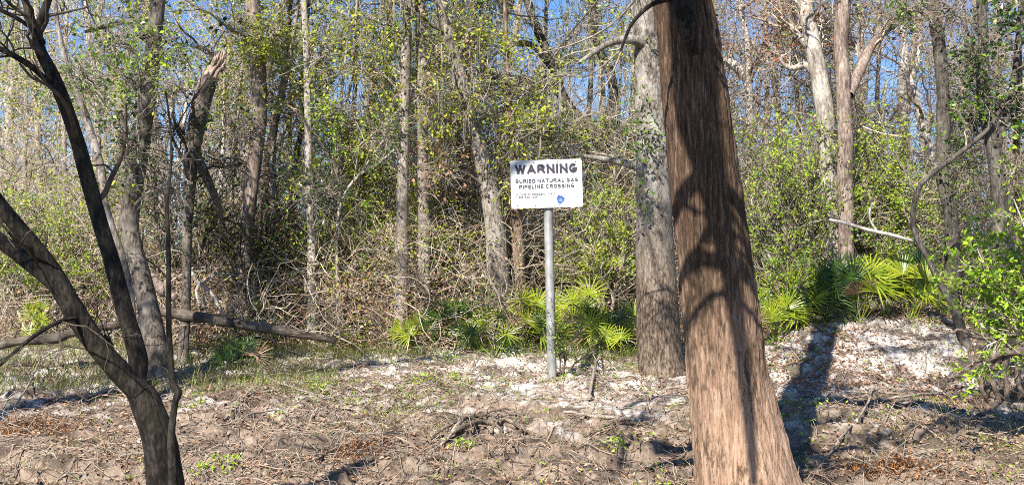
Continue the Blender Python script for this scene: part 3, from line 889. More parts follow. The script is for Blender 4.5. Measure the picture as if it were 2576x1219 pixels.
T('tree', 'pale bent trunk with a broad horizontal limb just right of the big cypress', [(1905, 700, 24), (1900, 560, 22), (1890, 420, 22), (1885, 300, 22), (1880, 200, 20), (1878, 110, 16), (1862, 20, 14)], 30, 'b_white', n=40, seed=30, limbs=[[(1885, 210, 24), (1850, 165, 26, .2), (1800, 150, 22, .4)]],
  crown=dict(leaf=[BR, 'l_red'], nleaf=1400, lsize=.09, n1=12, n2=140, n3=520, t0=.4, twig='t_pale'))
T('tree', 'pale tall trunk at the far left behind the forked tree', [(105, 760, 20), (108, 600, 20), (100, 440, 20), (95, 300, 18), (90, 150, 16), (92, 0, 14)], 32, 'b_pale', n=36, clumps=[(45, 190, 60, 50, 420, 'l_bright', .085), (120, 240, 60, 60, 360, YG, .08), (60, 330, 70, 70, 360, YG, .075), (120, 520, 100, 80, 600, YG, .075)], seed=31, crown=dict(leaf=[YG], nleaf=1400, n2=90, n3=360, twig='t_pale'))
T('tree', 'grey trunk between the forked tree\'s upper stem and the thin crooked tree', [(232, 760, 18), (240, 600, 17), (245, 400, 16), (240, 220, 15), (225, 100, 14), (215, 0, 12)], 29, 'b_pale', n=36, seed=32, crown=dict(leaf=[YG, 'l_red'], nleaf=1400, n2=90, n3=360, twig='t_pale'))
T('tree', 'pale trunk at the left edge with orange leaves', [(30, 760, 24), (28, 600, 24), (22, 420, 22), (30, 260, 20), (40, 100, 18), (42, 0, 16)], 34, 'b_pale', n=36, clumps=[(40, 90, 60, 70, 360, GR, .08), (60, 440, 60, 60, 300, 'l_red', .07), (30, 560, 70, 70, 420, YG, .075)], seed=33, crown=dict(leaf=['l_red', YG], nleaf=1600, n2=110, n3=420, twig='t_pale'))
T('tree', 'slim pale trunk right of the snag, leaning a little right', [(545, 760, 16), (540, 620, 15), (532, 540, 14), (540, 440, 12), (560, 330, 10), (570, 200, 8)], 28, 'b_pale', n=36, seed=34, crown=dict(leaf=[GR, DK], nleaf=900, n2=70, n3=260))
T('tree', 'whitish trunk low in the brush left of the broken snag', [(424, 800, 20), (428, 700, 20), (432, 600, 18), (440, 520, 16), (452, 380, 12)], 27, 'b_white', n=30, seed=35, ext=2, crown=dict(leaf=[DK], nleaf=700, n2=60, n3=240))
T('tree', 'grey trunk in the gap between the thick grey trunk and the pale bent one', [(1968, 640, 20), (1965, 480, 19), (1958, 300, 18), (1950, 160, 16), (1960, 0, 14)], 33, 'b_grey', n=36, seed=36, crown=dict(leaf=[BR, 'l_red'], nleaf=1100, n1=12, n2=120, n3=460, twig='t_pale'))
T('tree', 'thin dark trunk at the very right edge of the picture', [(2562, 760, 20), (2560, 600, 19), (2555, 420, 18), (2560, 260, 16), (2566, 120, 14), (2570, 0, 12)], 23, 'b_brown', n=36, seed=37, crown=dict(leaf=[GR], nleaf=900, n2=70, n3=260))
T('tree', 'brown trunk rising between the small pale tree and the straight pale trunk', [(724, 760, 18), (732, 620, 17), (742, 480, 16), (748, 380, 15), (764, 300, 13), (756, 200, 12), (768, 80, 10)], 25.5, 'b_dark', n=46, seed=38, ext=2, crown=dict(leaf=[YG, GR], nleaf=900, n2=70, n3=280))

for lab, pts, d_, bk in (
        ('slender pale trunk low in the brush between the snag and the pine', [(590, 760, 15), (588, 640, 14), (583, 520, 13), (590, 400, 11), (600, 280, 9)], 26.5, 'b_pale'),
        ('whitish trunk half hidden by brush left of the pine', [(545, 800, 17), (548, 690, 16), (552, 600, 15), (556, 480, 12)], 26, 'b_white'),
        ('pale trunk rising from brush just right of the greenish trunk', [(745, 780, 17), (742, 650, 16), (736, 540, 15), (730, 440, 13), (728, 330, 10)], 27, 'b_pale'),
        ('thin grey trunk left of the mossy short trunk', [(880, 720, 15), (878, 560, 14), (882, 420, 13), (892, 250, 11), (898, 80, 9)], 28, 'b_grey'),
        ('thin pale trunk between the mossy short trunk and the tall pair', [(968, 760, 15), (970, 600, 14), (966, 450, 13), (972, 280, 11), (978, 80, 10)], 28, 'b_pale'),
        ('grey trunk a little right of the tall pale pair', [(1112, 760, 18), (1110, 620, 17), (1104, 480, 16), (1106, 320, 14), (1100, 150, 12)], 28, 'b_grey'),
        ('bent grey trunk close left of the shaggy leaning trunk', [(1196, 780, 17), (1190, 640, 16), (1176, 520, 15), (1160, 420, 14), (1150, 280, 12), (1160, 120, 10)], 26, 'b_umber'),
        ('thin grey trunk right behind the sign panel', [(1370, 780, 16), (1368, 640, 15), (1360, 480, 14), (1366, 300, 13), (1372, 120, 11)], 28, 'b_grey'),
        ('grey trunk between the sign and the crooked grey tree', [(1492, 780, 18), (1490, 640, 17), (1484, 520, 16), (1478, 360, 14), (1486, 180, 12), (1480, 20, 10)], 28.5, 'b_grey'),
        ('short dark trunk in brush left of the pale grey tree', [(1546, 790, 16), (1540, 660, 15), (1545, 540, 13), (1552, 420, 11)], 25.5, 'b_umber'),
        ('pale slim trunk far left between the two leftmost trunks', [(64, 760, 14), (66, 600, 13), (62, 440, 13), (66, 260, 11), (60, 80, 10)], 33, 'b_pale'),
        ('pale slim trunk just left of the forked tree\'s upright stem', [(160, 760, 15), (158, 600, 14), (164, 430, 13), (158, 280, 12), (165, 100, 10)], 31, 'b_pale'),
        ('thin grey trunk in the gap right of the dark tall one', [(2432, 760, 15), (2436, 600, 14), (2430, 440, 13), (2434, 260, 12), (2428, 80, 10)], 29, 'b_grey'),
        ('thin grey trunk between the reddish trunk and the pale forked one', [(2212, 700, 15), (2210, 560, 14), (2216, 400, 13), (2208, 240, 11), (2212, 60, 9)], 30, 'b_grey'),
        ('slim trunk in front of the sky right of the cypress top', [(1930, 640, 14), (1934, 480, 13), (1926, 320, 12), (1932, 150, 11), (1925, 0, 9)], 31, 'b_pale'),
        ('slim grey trunk left of the thick grey trunk', [(2020, 640, 15), (2016, 480, 14), (2010, 320, 12), (2002, 160, 11), (1996, 20, 9)], 31, 'b_grey')):
    T('slender_tree', lab, pts, d_, bk, n=34, seed=60 + int(pts[0][0]) % 97, sides=10, ext=3, rough=.12, crown=dict(leaf=[YG], nleaf=500, n1=8, n2=60, n3=220, t0=.45, twig='t_pale'))

# ------------------------------------------------------------------ the warning sign
SD = 20.6
wood = plain('dull_steel', (.42, .42, .40), .45, .6)


def steel_mat():
    m, nt, b, out = new_mat('galvanised_post')
    n1 = noise(nt, coords(nt, (1, 1, .5)), 5, 6, .7)
    n2 = noise(nt, coords(nt, (1, 1, 1)), 60, 3, .7)
    r = ramp(nt, n1, [(.17, .17, .165), (.27, .27, .26), (.38, .38, .365)], [.35, .5, .65])
    k = ramp(nt, n2, [(.14, .12, .10), (1, 1, 1)], [.30, .36])
    col = mixc(nt, k.outputs[0], (.25, .22, .19), r.outputs[0])
    nt.links.new(col, b.inputs['Base Color'])
    b.inputs['Roughness'].default_value = .5
    b.inputs['Metallic'].default_value = .25
    return m


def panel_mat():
    m, nt, b, out = new_mat('weathered_dappled_sign')
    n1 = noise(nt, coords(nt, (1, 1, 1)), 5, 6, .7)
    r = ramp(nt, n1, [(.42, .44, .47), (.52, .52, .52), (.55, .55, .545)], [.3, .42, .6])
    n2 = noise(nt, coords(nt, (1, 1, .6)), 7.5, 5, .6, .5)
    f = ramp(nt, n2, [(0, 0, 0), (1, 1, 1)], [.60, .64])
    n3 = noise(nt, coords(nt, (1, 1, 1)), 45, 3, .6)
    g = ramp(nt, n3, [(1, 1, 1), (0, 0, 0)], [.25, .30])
    col = mixc(nt, mathn(nt, 'MULTIPLY', f.outputs[0], .7), r.outputs[0], (.22, .28, .42))  # blue-grey patches carry weather stains and painted leaf shadow
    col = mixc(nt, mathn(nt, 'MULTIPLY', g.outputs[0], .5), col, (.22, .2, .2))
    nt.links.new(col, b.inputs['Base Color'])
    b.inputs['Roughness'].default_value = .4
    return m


foot = G(1390, 950)
SD = foot[1]
tl, tr, bl, br = P(1284, 405, SD - .1), P(1463.5, 399, SD - .1), P(1286, 525, SD - .1), P(1466, 520, SD - .1)
sign = thing('warning_sign', 'white pipeline warning sign on a round grey steel post on the bank', 'sign', foot)
ctr = (tl + tr + bl + br) / 4
ux = norm((tr - tl) + (br - bl))
uz = norm((tl - bl) + (tr - br))
uz = norm(uz - ux * (uz @ ux))
uy = np.cross(uz, ux)
SWd = (np.linalg.norm(tr - tl) + np.linalg.norm(br - bl)) / 2
SHt = (np.linalg.norm(tl - bl) + np.linalg.norm(tr - br)) / 2
uy = -uy if uy[1] < 0 else uy      # points away from the viewer


def onsign(fx, fy, out):
    return ctr + ux * (fx - .5) * SWd + uz * (.5 - fy) * SHt - uy * out


pb = Buf()
# rounded panel: outline extruded
out = []
rc = .03
for (cx, cy, a0) in ((SWd / 2 - rc, SHt / 2 - rc, 0), (-SWd / 2 + rc, SHt / 2 - rc, 90), (-SWd / 2 + rc, -SHt / 2 + rc, 180), (SWd / 2 - rc, -SHt / 2 + rc, 270)):
    for t in range(5):
        a = math.radians(a0 + t * 22.5)
        out.append((cx + rc * math.cos(a), cy + rc * math.sin(a)))
out = np.array(out)
fr = ctr + out[:, :1] * ux + out[:, 1:] * uz - uy * .006
bk = fr + uy * .012
nO = len(out)
pb.add(np.vstack([fr, bk]), [[i, i + nO, (i + 1) % nO + nO, (i + 1) % nO] for i in range(nO)], 0, False)
half = nO // 2
fq = [[i, i + 1, nO - 2 - i, nO - 1 - i] for i in range(half - 1)]
pb.add(fr, fq, 0, False)
pb.add(bk, [q[::-1] for q in fq], 0, False)
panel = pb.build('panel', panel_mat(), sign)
ink = plain('faded_black_ink', (.022, .017, .032), .5)
ink2 = plain('faded_grey_ink', (.03, .025, .04), .5)
blue = plain('blue_print', (.018, .075, .27), .5)


def arc(cx, cy, rx, ry, a0, a1, n=9):
    a = np.radians(np.linspace(a0, a1, n))
    return [(cx + rx * math.cos(t), cy + ry * math.sin(t)) for t in a]


# letter strokes: advance width and polylines in a cell one unit high
_o = arc(.4, .5, .4, .5, 90, 450, 21)
GLYPH = {
    'W': (1.1, [[(0, 1), (.27, 0), (.55, .95), (.83, 0), (1.1, 1)]]), 'A': (.86, [[(0, 0), (.43, 1), (.86, 0)], [(.2, .3), (.66, .3)]]),
    'R': (.76, [[(0, 0), (0, 1), (.45, 1), *arc(.45, .74, .27, .26, 90, -90), (0, .48)], [(.42, .48), (.76, 0)]]), 'N': (.76, [[(0, 0), (0, 1), (.76, 0), (.76, 1)]]),
    'I': (0, [[(0, 0), (0, 1)]]), 'G': (.8, [arc(.4, .5, .4, .5, 48, 345, 21), [(.42, .42), (.78, .42)]]),
    'B': (.7, [[(0, 0), (0, 1), (.42, 1), *arc(.42, .77, .24, .23, 90, -90), (0, .54)], [(.42, .54), *arc(.42, .27, .28, .27, 90, -90), (0, 0)]]),
    'U': (.74, [[(0, 1), (0, .36), *arc(.37, .36, .37, .36, 180, 360), (.74, 1)]]), 'E': (.6, [[(.6, 1), (0, 1), (0, 0), (.6, 0)], [(0, .52), (.54, .52)]]),
    'D': (.74, [[(0, 0), (0, 1), (.3, 1), *arc(.3, .5, .44, .5, 90, -90, 13), (0, 0)]]), 'T': (.7, [[(0, 1), (.7, 1)], [(.35, 1), (.35, 0)]]), 'L': (.56, [[(0, 1), (0, 0), (.56, 0)]]),
    'S': (.68, [[*arc(.34, .74, .32, .26, 20, 270, 12), *arc(.34, .26, .34, .26, 90, -160, 12)]]), 'P': (.7, [[(0, 0), (0, 1), (.42, 1), *arc(.42, .72, .28, .28, 90, -90), (0, .44)]]),
    'C': (.76, [arc(.4, .5, .4, .5, 45, 315, 17)]), 'O': (.8, [_o]), 'F': (.58, [[(.58, 1), (0, 1), (0, 0)], [(0, .5), (.5, .5)]]), 'M': (.86, [[(0, 0), (0, 1), (.43, .1), (.86, 1), (.86, 0)]]),
    'Y': (.76, [[(0, 1), (.38, .48), (.76, 1)], [(.38, .48), (.38, 0)]]), '1': (.3, [[(0, .78), (.28, 1), (.28, 0)]]), '-': (.34, [[(0, .45), (.34, .45)]]),
    '8': (.62, [arc(.31, .76, .27, .24, 90, 450, 15), arc(.31, .26, .31, .26, 90, 450, 15)]), '5': (.62, [[(.56, 1), (.1, 1), (.06, .55), *arc(.3, .33, .32, .33, 130, -150, 12)]]),
    '6': (.62, [[(.52, .95), *arc(.31, .5, .31, .5, 90, 180, 6), *arc(.31, .3, .31, .3, 180, 540, 15)]]), '7': (.6, [[(0, 1), (.6, 1), (.2, 0)]]),
    '2': (.62, [[*arc(.31, .7, .3, .3, 170, -30, 10), (0, 0), (.62, 0)]]), '9': (.62, [[(.1, .05), *arc(.31, .5, .31, .5, 270, 360, 6), *arc(.31, .7, .31, .3, 0, 360, 15)]])}


def lettering(text, x0, x1, y0, y1, mat, bold, name='lettering', par=None, space=.34):
    sw = bold
    x, strokes = sw / 2, []
    for ch in text:
        if ch == ' ':
            x += .45
            continue
        w, ps = GLYPH[ch]
        for p in ps:
            strokes.append(np.array(p) * np.array([1, 1 - sw]) + np.array([x, sw / 2]))
        x += w + sw + space - .12
    tot = x - space + .12 - sw / 2
    b = Buf()
    kx, ky = (x1 - x0) / tot, (y1 - y0)
    for si, p in enumerate(strokes):
        d = np.diff(p, axis=0)
        d = d / np.maximum(np.linalg.norm(d, axis=1, keepdims=True), 1e-9)
        for k in range(len(d)):
            m = np.array([-d[k, 1], d[k, 0]]) * sw / 2
            e = d[k] * sw * (.5 if len(p) < 6 else .12)
            q = np.array([p[k] - e - m, p[k + 1] + e - m, p[k + 1] + e + m, p[k] - e + m])
            q[:, 1] = np.clip(q[:, 1], 0, 1)
            fx, fy = x0 + q[:, 0] * kx, y1 - q[:, 1] * ky
            out = .0085 + .00012 * (si % 6) + .00005 * (k % 2)
            b.add(ctr + ((fx - .5) * SWd)[:, None] * ux + ((.5 - fy) * SHt)[:, None] * uz - uy * out, [[0, 1, 2, 3]], 0, False)
    return b.build(name, mat, par or panel)


lettering('WARNING', .065, .938, .088, .292, ink, .30, space=.30)
lettering('BURIED NATURAL GAS', .067, .940, .392, .478, ink, .25)
lettering('PIPELINE CROSSING', .115, .888, .512, .598, ink, .25)
lettering('IN CASE OF EMERGENCY CALL', .069, .622, .688, .733, ink2, .22)
lettering('1-888-568-7269', .071, .366, .745, .790, ink2, .22)
# the half-peeled blue emblem
eb = Buf()
pts = []
for i in range(28):
    a = i / 28 * 2 * math.pi
    r = 1 + .12 * math.sin(3 * a + 1) + .08 * math.sin(7 * a)
    pts.append(onsign(.687 + .052 * r * math.cos(a), .832 - .085 * r * math.sin(a), .0085))
pts = np.array(pts)
eb.add(pts, [[i, i + 1, 26 - i, 27 - i] for i in range(13)], 0, False)
emblem = eb.build('emblem', blue, sign)
lettering('CALL', .66, .715, .815, .838, plain('white_print', (.6, .68, .8), .5), .2, 'emblem_lettering', emblem)
lettering('SAFE', .665, .712, .850, .872, plain('pale_print', (.6, .68, .8), .5), .2, 'emblem_lettering', emblem)
for fx in (.082, .33, .665, .915):
    for fy in (.055, .945):
        hb = Buf()
        c = onsign(fx, fy, .013)
        hb.tubes(np.array([c, c + uy * .02]), np.array([.0095, .0095]), 8)
        rr = np.array([c + .0095 * (math.cos(a) * ux + math.sin(a) * uz) for a in np.arange(8) * math.pi / 4])
        hb.add(rr, [[0, 1, 2, 3], [0, 3, 4, 7], [4, 5, 6, 7]])
        hb.build('bolt', plain('rusty_bolt', (.05, .04, .035), .6, .4) if fx < .1 else bpy.data.materials['rusty_bolt'], panel)
pst = Buf()
top = P(1377, 440, SD + .02)
low = foot - np.array([0, 0, .3])
pc = np.linspace(low, top, 30)
pr = np.full(30, 23.2 / F * SD / 2)
pst.tubes(pc + np.array([0, .0, 0]), pr, 24)
pst.build('post', steel_mat(), sign)
for v in (430, 480):
    cb = Buf()
    c = P(1378, v, SD - .09)
    cb.box(c, (SWd * .5, .02, .05))
    cb.build('bracket', wood, sign)

# ------------------------------------------------------------------ saw palmettos
def frond(buf, base, head, facing, rng, blade=.45, nb=22, span=250, mat=0, droop=.15):
    ax = norm(head - base)
    mid = (base + head) / 2 + rng.normal(size=3) * .03
    buf.tubes(spline(np.array([base, mid, head]), 6), np.linspace(.009, .006, 6), 4, mat)
    fn = norm(facing - (facing @ ax) * ax * .6)
    upv = norm(ax - (ax @ fn) * fn)
    sd = np.cross(upv, fn)
    a = np.radians(np.linspace(-span / 2, span / 2, nb)) + rng.normal(size=nb) * .03
    D = np.cos(a)[:, None] * upv + np.sin(a)[:, None] * sd
    ln = blade * (0.72 + .28 * np.cos(a / 1.6)) * rng.uniform(.85, 1.1, nb)
    W0 = np.cross(D, fn)
    ks = np.array([.0, .3, .6, .85, 1.0])
    wd = np.array([.006, .023, .021, .013, .001]) * blade / .40
    for s in (-1, 1):
        rows = []
        for k, w in zip(ks, wd):
            c = head + D * (ln * k)[:, None] + fn * (.04 * k) - np.array([0, 0, 1]) * (droop * ln * k ** 2.5)[:, None]
            rows.append((c, c + s * W0 * w * .5 + fn * w * .25))
        V = np.stack([np.stack([r[0] for r in rows], 1), np.stack([r[1] for r in rows], 1)], 2)   # nb,5,2,3
        n_ = V.shape[0]
        idx = np.arange(n_ * 10).reshape(n_, 5, 2)
        Fc = np.stack([idx[:, :-1, 0], idx[:, :-1, 1], idx[:, 1:, 1], idx[:, 1:, 0]], -1)
        buf.add(V, Fc, mat, False)


def palmetto(u, v, d, label, n=8, size=.45, dark=False, heads=None, spread=.5, seed=0):
    rng = np.random.default_rng(seed * 17 + int(u))
    b0 = P(u, v, d)
    b0[2] = float(ground(b0[0], b0[1])) + .02
    root = thing('saw_palmetto', label, 'palmetto', b0, 'saw palmettos along the top of the bank')
    hs = []
    if heads:
        hs = [P(hu, hv, d + rng.uniform(-.25, .1)) for hu, hv in heads]
    n += 4
    for i in range(n - len(hs)):
        a = rng.uniform(0, 2 * math.pi)
        rr = spread * rng.uniform(.4, 1.0)
        hs.append(b0 + np.array([math.cos(a) * rr, math.sin(a) * rr * .7, rng.uniform(.25, .66) * size / .45]))
    for i, h in enumerate(hs):
        fb = Buf()
        fac = norm(np.array([(h[0] - b0[0]) * .8 + rng.normal() * .25, -1 + rng.normal() * .5, .45 + rng.normal() * .3]))
        frond(fb, b0 + rng.normal(size=3) * .04, h, fac, rng, size * rng.uniform(.85, 1.15), rng.integers(15, 22), rng.uniform(150, 280))
        dead = i == len(hs) - 1 and n > 6
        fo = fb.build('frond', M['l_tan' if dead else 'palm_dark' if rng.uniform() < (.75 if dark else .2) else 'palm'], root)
        if dead: fo['label'] = 'withered brown frond'


palmetto(1310, 860, 23.6, 'largest yellow-green saw palmetto, its round fan left of the sign post', 9, .46, False, [(1312, 755), (1235, 748), (1270, 785), (1350, 765)], seed=1)
palmetto(1145, 850, 23.4, 'dark saw palmetto with stiff upright blades beneath the shaggy trunk', 9, .45, True, [(1140, 780), (1165, 775), (1120, 800)], seed=2)
palmetto(1450, 850, 23.8, 'saw palmetto with tall spiky fans just right of the sign post', 9, .47, False, [(1440, 760), (1482, 740), (1462, 785)], seed=3)
palmetto(1490, 870, 23.2, 'low saw palmetto with a bright round fan facing out, right of the sign post', 6, .36, False, [(1487, 812)], .4, seed=4)
palmetto(1575, 865, 23.2, 'low saw palmetto against the left side of the pale grey tree', 7, .38, False, [(1560, 805), (1590, 790)], .45, seed=5)
palmetto(1240, 870, 22.9, 'low saw palmetto in grass between the dark and the largest one', 6, .36, True, [(1255, 800), (1210, 820)], .45, seed=6)
palmetto(1040, 860, 23.2, 'half-hidden saw palmetto in the grass at the left end of the row', 5, .34, False, None, .5, seed=7)
palmetto(605, 880, 22.0, 'dark saw palmetto under the fallen log', 3, .36, True, None, .4, seed=8)
palmetto(660, 830, 24.0, 'narrow saw palmetto behind the fallen log', 5, .32, False, [(655, 782), (668, 770)], .25, seed=9)
palmetto(95, 830, 24.5, 'bright saw palmetto at the far left behind the forked tree', 2, .36, False, [(100, 775), (75, 790)], .4, seed=10)
palmetto(2080, 800, 23.0, 'dark saw palmetto in shade on the left flank of the mound', 11, .56, True, [(2080, 720), (2105, 690), (2055, 735), (2090, 750)], .45, seed=11)
palmetto(2160, 790, 23.1, 'bright yellow saw palmetto with a big fan behind the mound', 7, .56, False, [(2150, 690), (2190, 685), (2120, 700)], .5, seed=12)
palmetto(2290, 770, 23.2, 'saw palmetto behind the mound under the bow-shaped stem', 6, .52, False, [(2270, 690), (2310, 660), (2330, 700)], .5, seed=13)
palmetto(1950, 880, 22.8, 'low saw palmetto right behind the big cypress trunk', 7, .42, False, [(1940, 810), (1975, 790)], .5, seed=14)

palmetto(1385, 870, 24.3, 'saw palmetto directly behind the sign post', 8, .46, False, [(1395, 770), (1370, 790)], .5, seed=21)
palmetto(2020, 850, 22.9, 'saw palmetto between the big cypress and the dark one on the mound', 10, .54, False, [(2010, 780), (1985, 760)], .5, seed=22)
palmetto(2225, 780, 23.4, 'saw palmetto between the two big-fanned ones behind the mound', 4, .48, False, [(2225, 700), (2240, 730)], .5, seed=23)

# ------------------------------------------------------------------ shrubs
def shrub(name, label, stems, d, leaf, nleaf, lsize, twig='t_grey', n2=120, n3=500, L2=.9, L3=.4, seed=0, up=.05, sr=.02, group=None, droop=0):
    rng = np.random.default_rng(300 + seed)
    lp, lr = [], []
    for st in stems:
        c, r = px_curve(st, d, 12)
        lp.append(c)
        lr.append(r)
    P1, R1 = np.stack(lp), np.stack(lr)
    base = np.array([P1[0, 0, 0], P1[0, 0, 1], float(ground(P1[0, 0, 0], P1[0, 0, 1]))])
    root = thing(name, label, 'shrub', base, group)
    P2, R2 = grow(P1, R1, n2, L2, .8, rng, 7, .2, up, .55, .2, 1)
    P3, R3 = grow(P2, R2, n3, L3, .8, rng, 5, .22, 0, .6)
    bb = Buf()
    bb.tubes(P1, R1, 6, 0, .1, 9)
    bb.tubes(P2, R2, 3)
    bb.tubes(P3, R3, 3)
    so = bb.build('stems', M[twig], root)
    lb = Buf()
    mats = leaf if isinstance(leaf, (list, tuple)) else [leaf]
    for i, mm in enumerate(mats):
        c, dd = on_twigs(P3, nleaf // len(mats), rng, .03)
        lb.leaves(c, lsize, rng, i, dd)
    lb.build('foliage', [M[m] for m in mats], so)
    return root


shrub('leafy_shrub', 'bright green shrub hanging in from the right edge over the bank', [
    [(2700, 900, 14), (2600, 800, 10), (2500, 700, 7), (2400, 660, 4)], [(2700, 900, 14), (2620, 780, 10), (2560, 660, 7), (2530, 560, 4)], [(2700, 950, 14), (2600, 860, 9), (2520, 800, 6), (2450, 740, 3)],
    [(2700, 950, 12), (2620, 880, 8), (2560, 840, 6), (2480, 870, 3)], [(2720, 800, 12), (2640, 700, 8), (2590, 600, 6), (2550, 500, 3)], [(2700, 900, 12), (2610, 830, 9), (2540, 770, 6), (2440, 700, 3)]],
    15.5, ['l_bright', 'l_bright', 'l_green'], 3200, .085, 't_pale', 100, 380, .6, .3, 1)
shrub('leafy_shrub', 'broad yellow-green shrub between the big cypress and the thick grey trunk', [
    [(1990, 820, 14), (1985, 650, 11), (1960, 500, 8), (1930, 380, 4)], [(2010, 820, 14), (2020, 650, 11), (2040, 500, 8), (2030, 360, 4)], [(2000, 820, 12), (1950, 680, 9), (1905, 580, 7), (1890, 500, 4)],
    [(2010, 820, 12), (2060, 680, 10), (2100, 560, 8), (2110, 440, 4)], [(2000, 820, 12), (1990, 700, 9), (2000, 560, 7), (1980, 420, 4)]], 24.4, ['l_bright', 'l_bright', YG], 7500, .075, 't_grey', 260, 1000, 1.25, .55, 2)
shrub('leafy_shrub', 'green shrub with small pale-lit leaves in front of the reddish trunk', [
    [(2200, 800, 14), (2205, 640, 11), (2190, 500, 8), (2160, 380, 4)], [(2210, 800, 14), (2240, 650, 11), (2250, 500, 8), (2260, 400, 4)], [(2200, 800, 12), (2170, 680, 9), (2130, 580, 7), (2110, 500, 4)],
    [(2210, 800, 12), (2260, 690, 9), (2300, 600, 7), (2310, 520, 4)]], 25.0, ['l_bright', 'l_bright', YG], 7000, .075, 't_grey', 240, 900, 1.25, .55, 3)
shrub('leafy_shrub', 'low green bush right of the big cypress at the foot of the mound', [
    [(1960, 860, 10), (1950, 780, 8), (1930, 700, 5), (1915, 650, 3)], [(1970, 860, 10), (1990, 780, 8), (2010, 720, 5), (2020, 670, 3)], [(1965, 860, 10), (1965, 780, 8), (1975, 720, 5), (1970, 680, 3)]], 22.9, ['l_bright', GR], 1800, .06, 't_grey', 80, 300, .5, .3, 4)
shrub('leafy_shrub', 'olive-yellow shrub filling the brush left of the shaggy trunk', [
    [(930, 800, 12), (925, 680, 9), (900, 560, 7), (890, 480, 4)], [(940, 800, 12), (960, 680, 9), (985, 580, 7), (980, 500, 4)], [(935, 800, 10), (890, 700, 8), (850, 640, 6), (820, 600, 4)], [(940, 800, 10), (1000, 720, 8), (1050, 640, 6), (1090, 570, 4)]],
    24.5, [YG, YG, 'l_bright'], 7500, .065, 't_pale', 180, 760, 1.0, .45, 5)
shrub('leafy_shrub', 'yellow-green shrub right of the sign post behind the palmettos', [
    [(1520, 830, 10), (1515, 720, 8), (1490, 620, 6), (1480, 540, 3)], [(1530, 830, 10), (1550, 720, 8), (1570, 620, 6), (1560, 530, 3)], [(1525, 830, 10), (1500, 740, 7), (1450, 680, 5), (1420, 640, 3)]], 24.6, [YG, 'l_bright'], 5500, .065, 't_pale', 140, 560, .9, .4, 6)
shrub('leafy_shrub', 'small dark-leaved bush hugging the foot of the sign post', [
    [(1410, 945, 5), (1408, 880, 4), (1400, 840, 3), (1395, 800, 2)], [(1415, 945, 5), (1430, 880, 4), (1450, 840, 3), (1460, 810, 2)], [(1415, 945, 5), (1420, 900, 4), (1405, 860, 3), (1412, 820, 2)], [(1420, 945, 5), (1450, 910, 4), (1480, 890, 3), (1500, 860, 2)]],
    20.9, [GR, GR, 'l_bright'], 1000, .035, 't_dark', 90, 260, .32, .2, 7)
shrub('leafy_shrub', 'dark evergreen bush with glossy leaves right of the mossy grey tree', [
    [(450, 820, 12), (440, 660, 10), (425, 520, 8), (430, 400, 4)], [(455, 820, 12), (490, 680, 10), (530, 560, 8), (560, 480, 4)], [(450, 820, 12), (420, 700, 9), (390, 560, 7), (380, 420, 4)], [(455, 820, 12), (520, 700, 9), (580, 620, 7), (640, 580, 4)]],
    24.6, [DK, DK, GR], 1500, .085, 't_dark', 120, 420, 1.1, .5, 8)
shrub('leafy_shrub', 'dark tangled bush under the pine trunk with drooping branches', [
    [(640, 830, 12), (650, 700, 10), (690, 600, 8), (760, 560, 4)], [(640, 830, 12), (620, 700, 10), (580, 600, 8), (560, 560, 4)], [(650, 830, 12), (700, 740, 9), (760, 700, 7), (830, 700, 4)]], 24.2, [DK, GR, YG, YG], 1500, .07, 't_dark', 110, 380, .9, .45, 9)
shrub('leafy_shrub', 'sunlit green shrub at the far left above the fallen log', [
    [(60, 830, 10), (70, 720, 8), (50, 620, 6), (40, 540, 3)], [(70, 830, 10), (120, 720, 8), (150, 620, 6), (170, 540, 3)], [(65, 830, 10), (20, 720, 8), (-20, 640, 6), (-40, 560, 3)], [(70, 830, 10), (160, 740, 8), (220, 680, 6), (250, 600, 3)]],
    25.0, ['l_bright', YG, GR], 7500, .07, 't_pale', 180, 760, 1.0, .45, 10)

# ------------------------------------------------------------------ fallen logs, roots and branches
def on_ground(pts, lift=.02):
    out = []
    for q in pts:
        g = G(q[0], q[1])
        g[2] += lift + (q[3] if len(q) > 3 else 0)
        out.append([*g, q[2] / 2 / F * g[1]])
    return np.array(out)


def log(name, label, cat, pts, d, mat, sides=14, cap=True):
    c, r = px_curve(pts, d, 40)
    r = r * (1 + .18 * fbm(np.column_stack([np.arange(40) * .3, np.full(40, pts[0][0]), np.zeros(40)]), 2, 6))
    c[:, 2] += .035 * fbm(np.column_stack([np.arange(40) * .2, np.full(40, pts[0][0]), np.zeros(40)]), 2, 9)
    b = Buf()
    p_, q_ = grow(c[None], r[None], 5, .22, 1.1, RNG, 4, .15, .05, .3, .05, .9)
    b.tubes(p_, q_, 6)
    b.tubes(c, r, sides, 0, .14, 5, 1)
    for e in (0, -1):
        t = norm(c[e] - c[1 if e == 0 else -2])
        b.tubes(np.array([c[e], c[e] + t * .004, c[e] + t * .006]), np.array([r[e], r[e] * .7, .002]), sides)
    o = b.build(name, M[mat], None, c[0])
    return tag(o, label, cat)


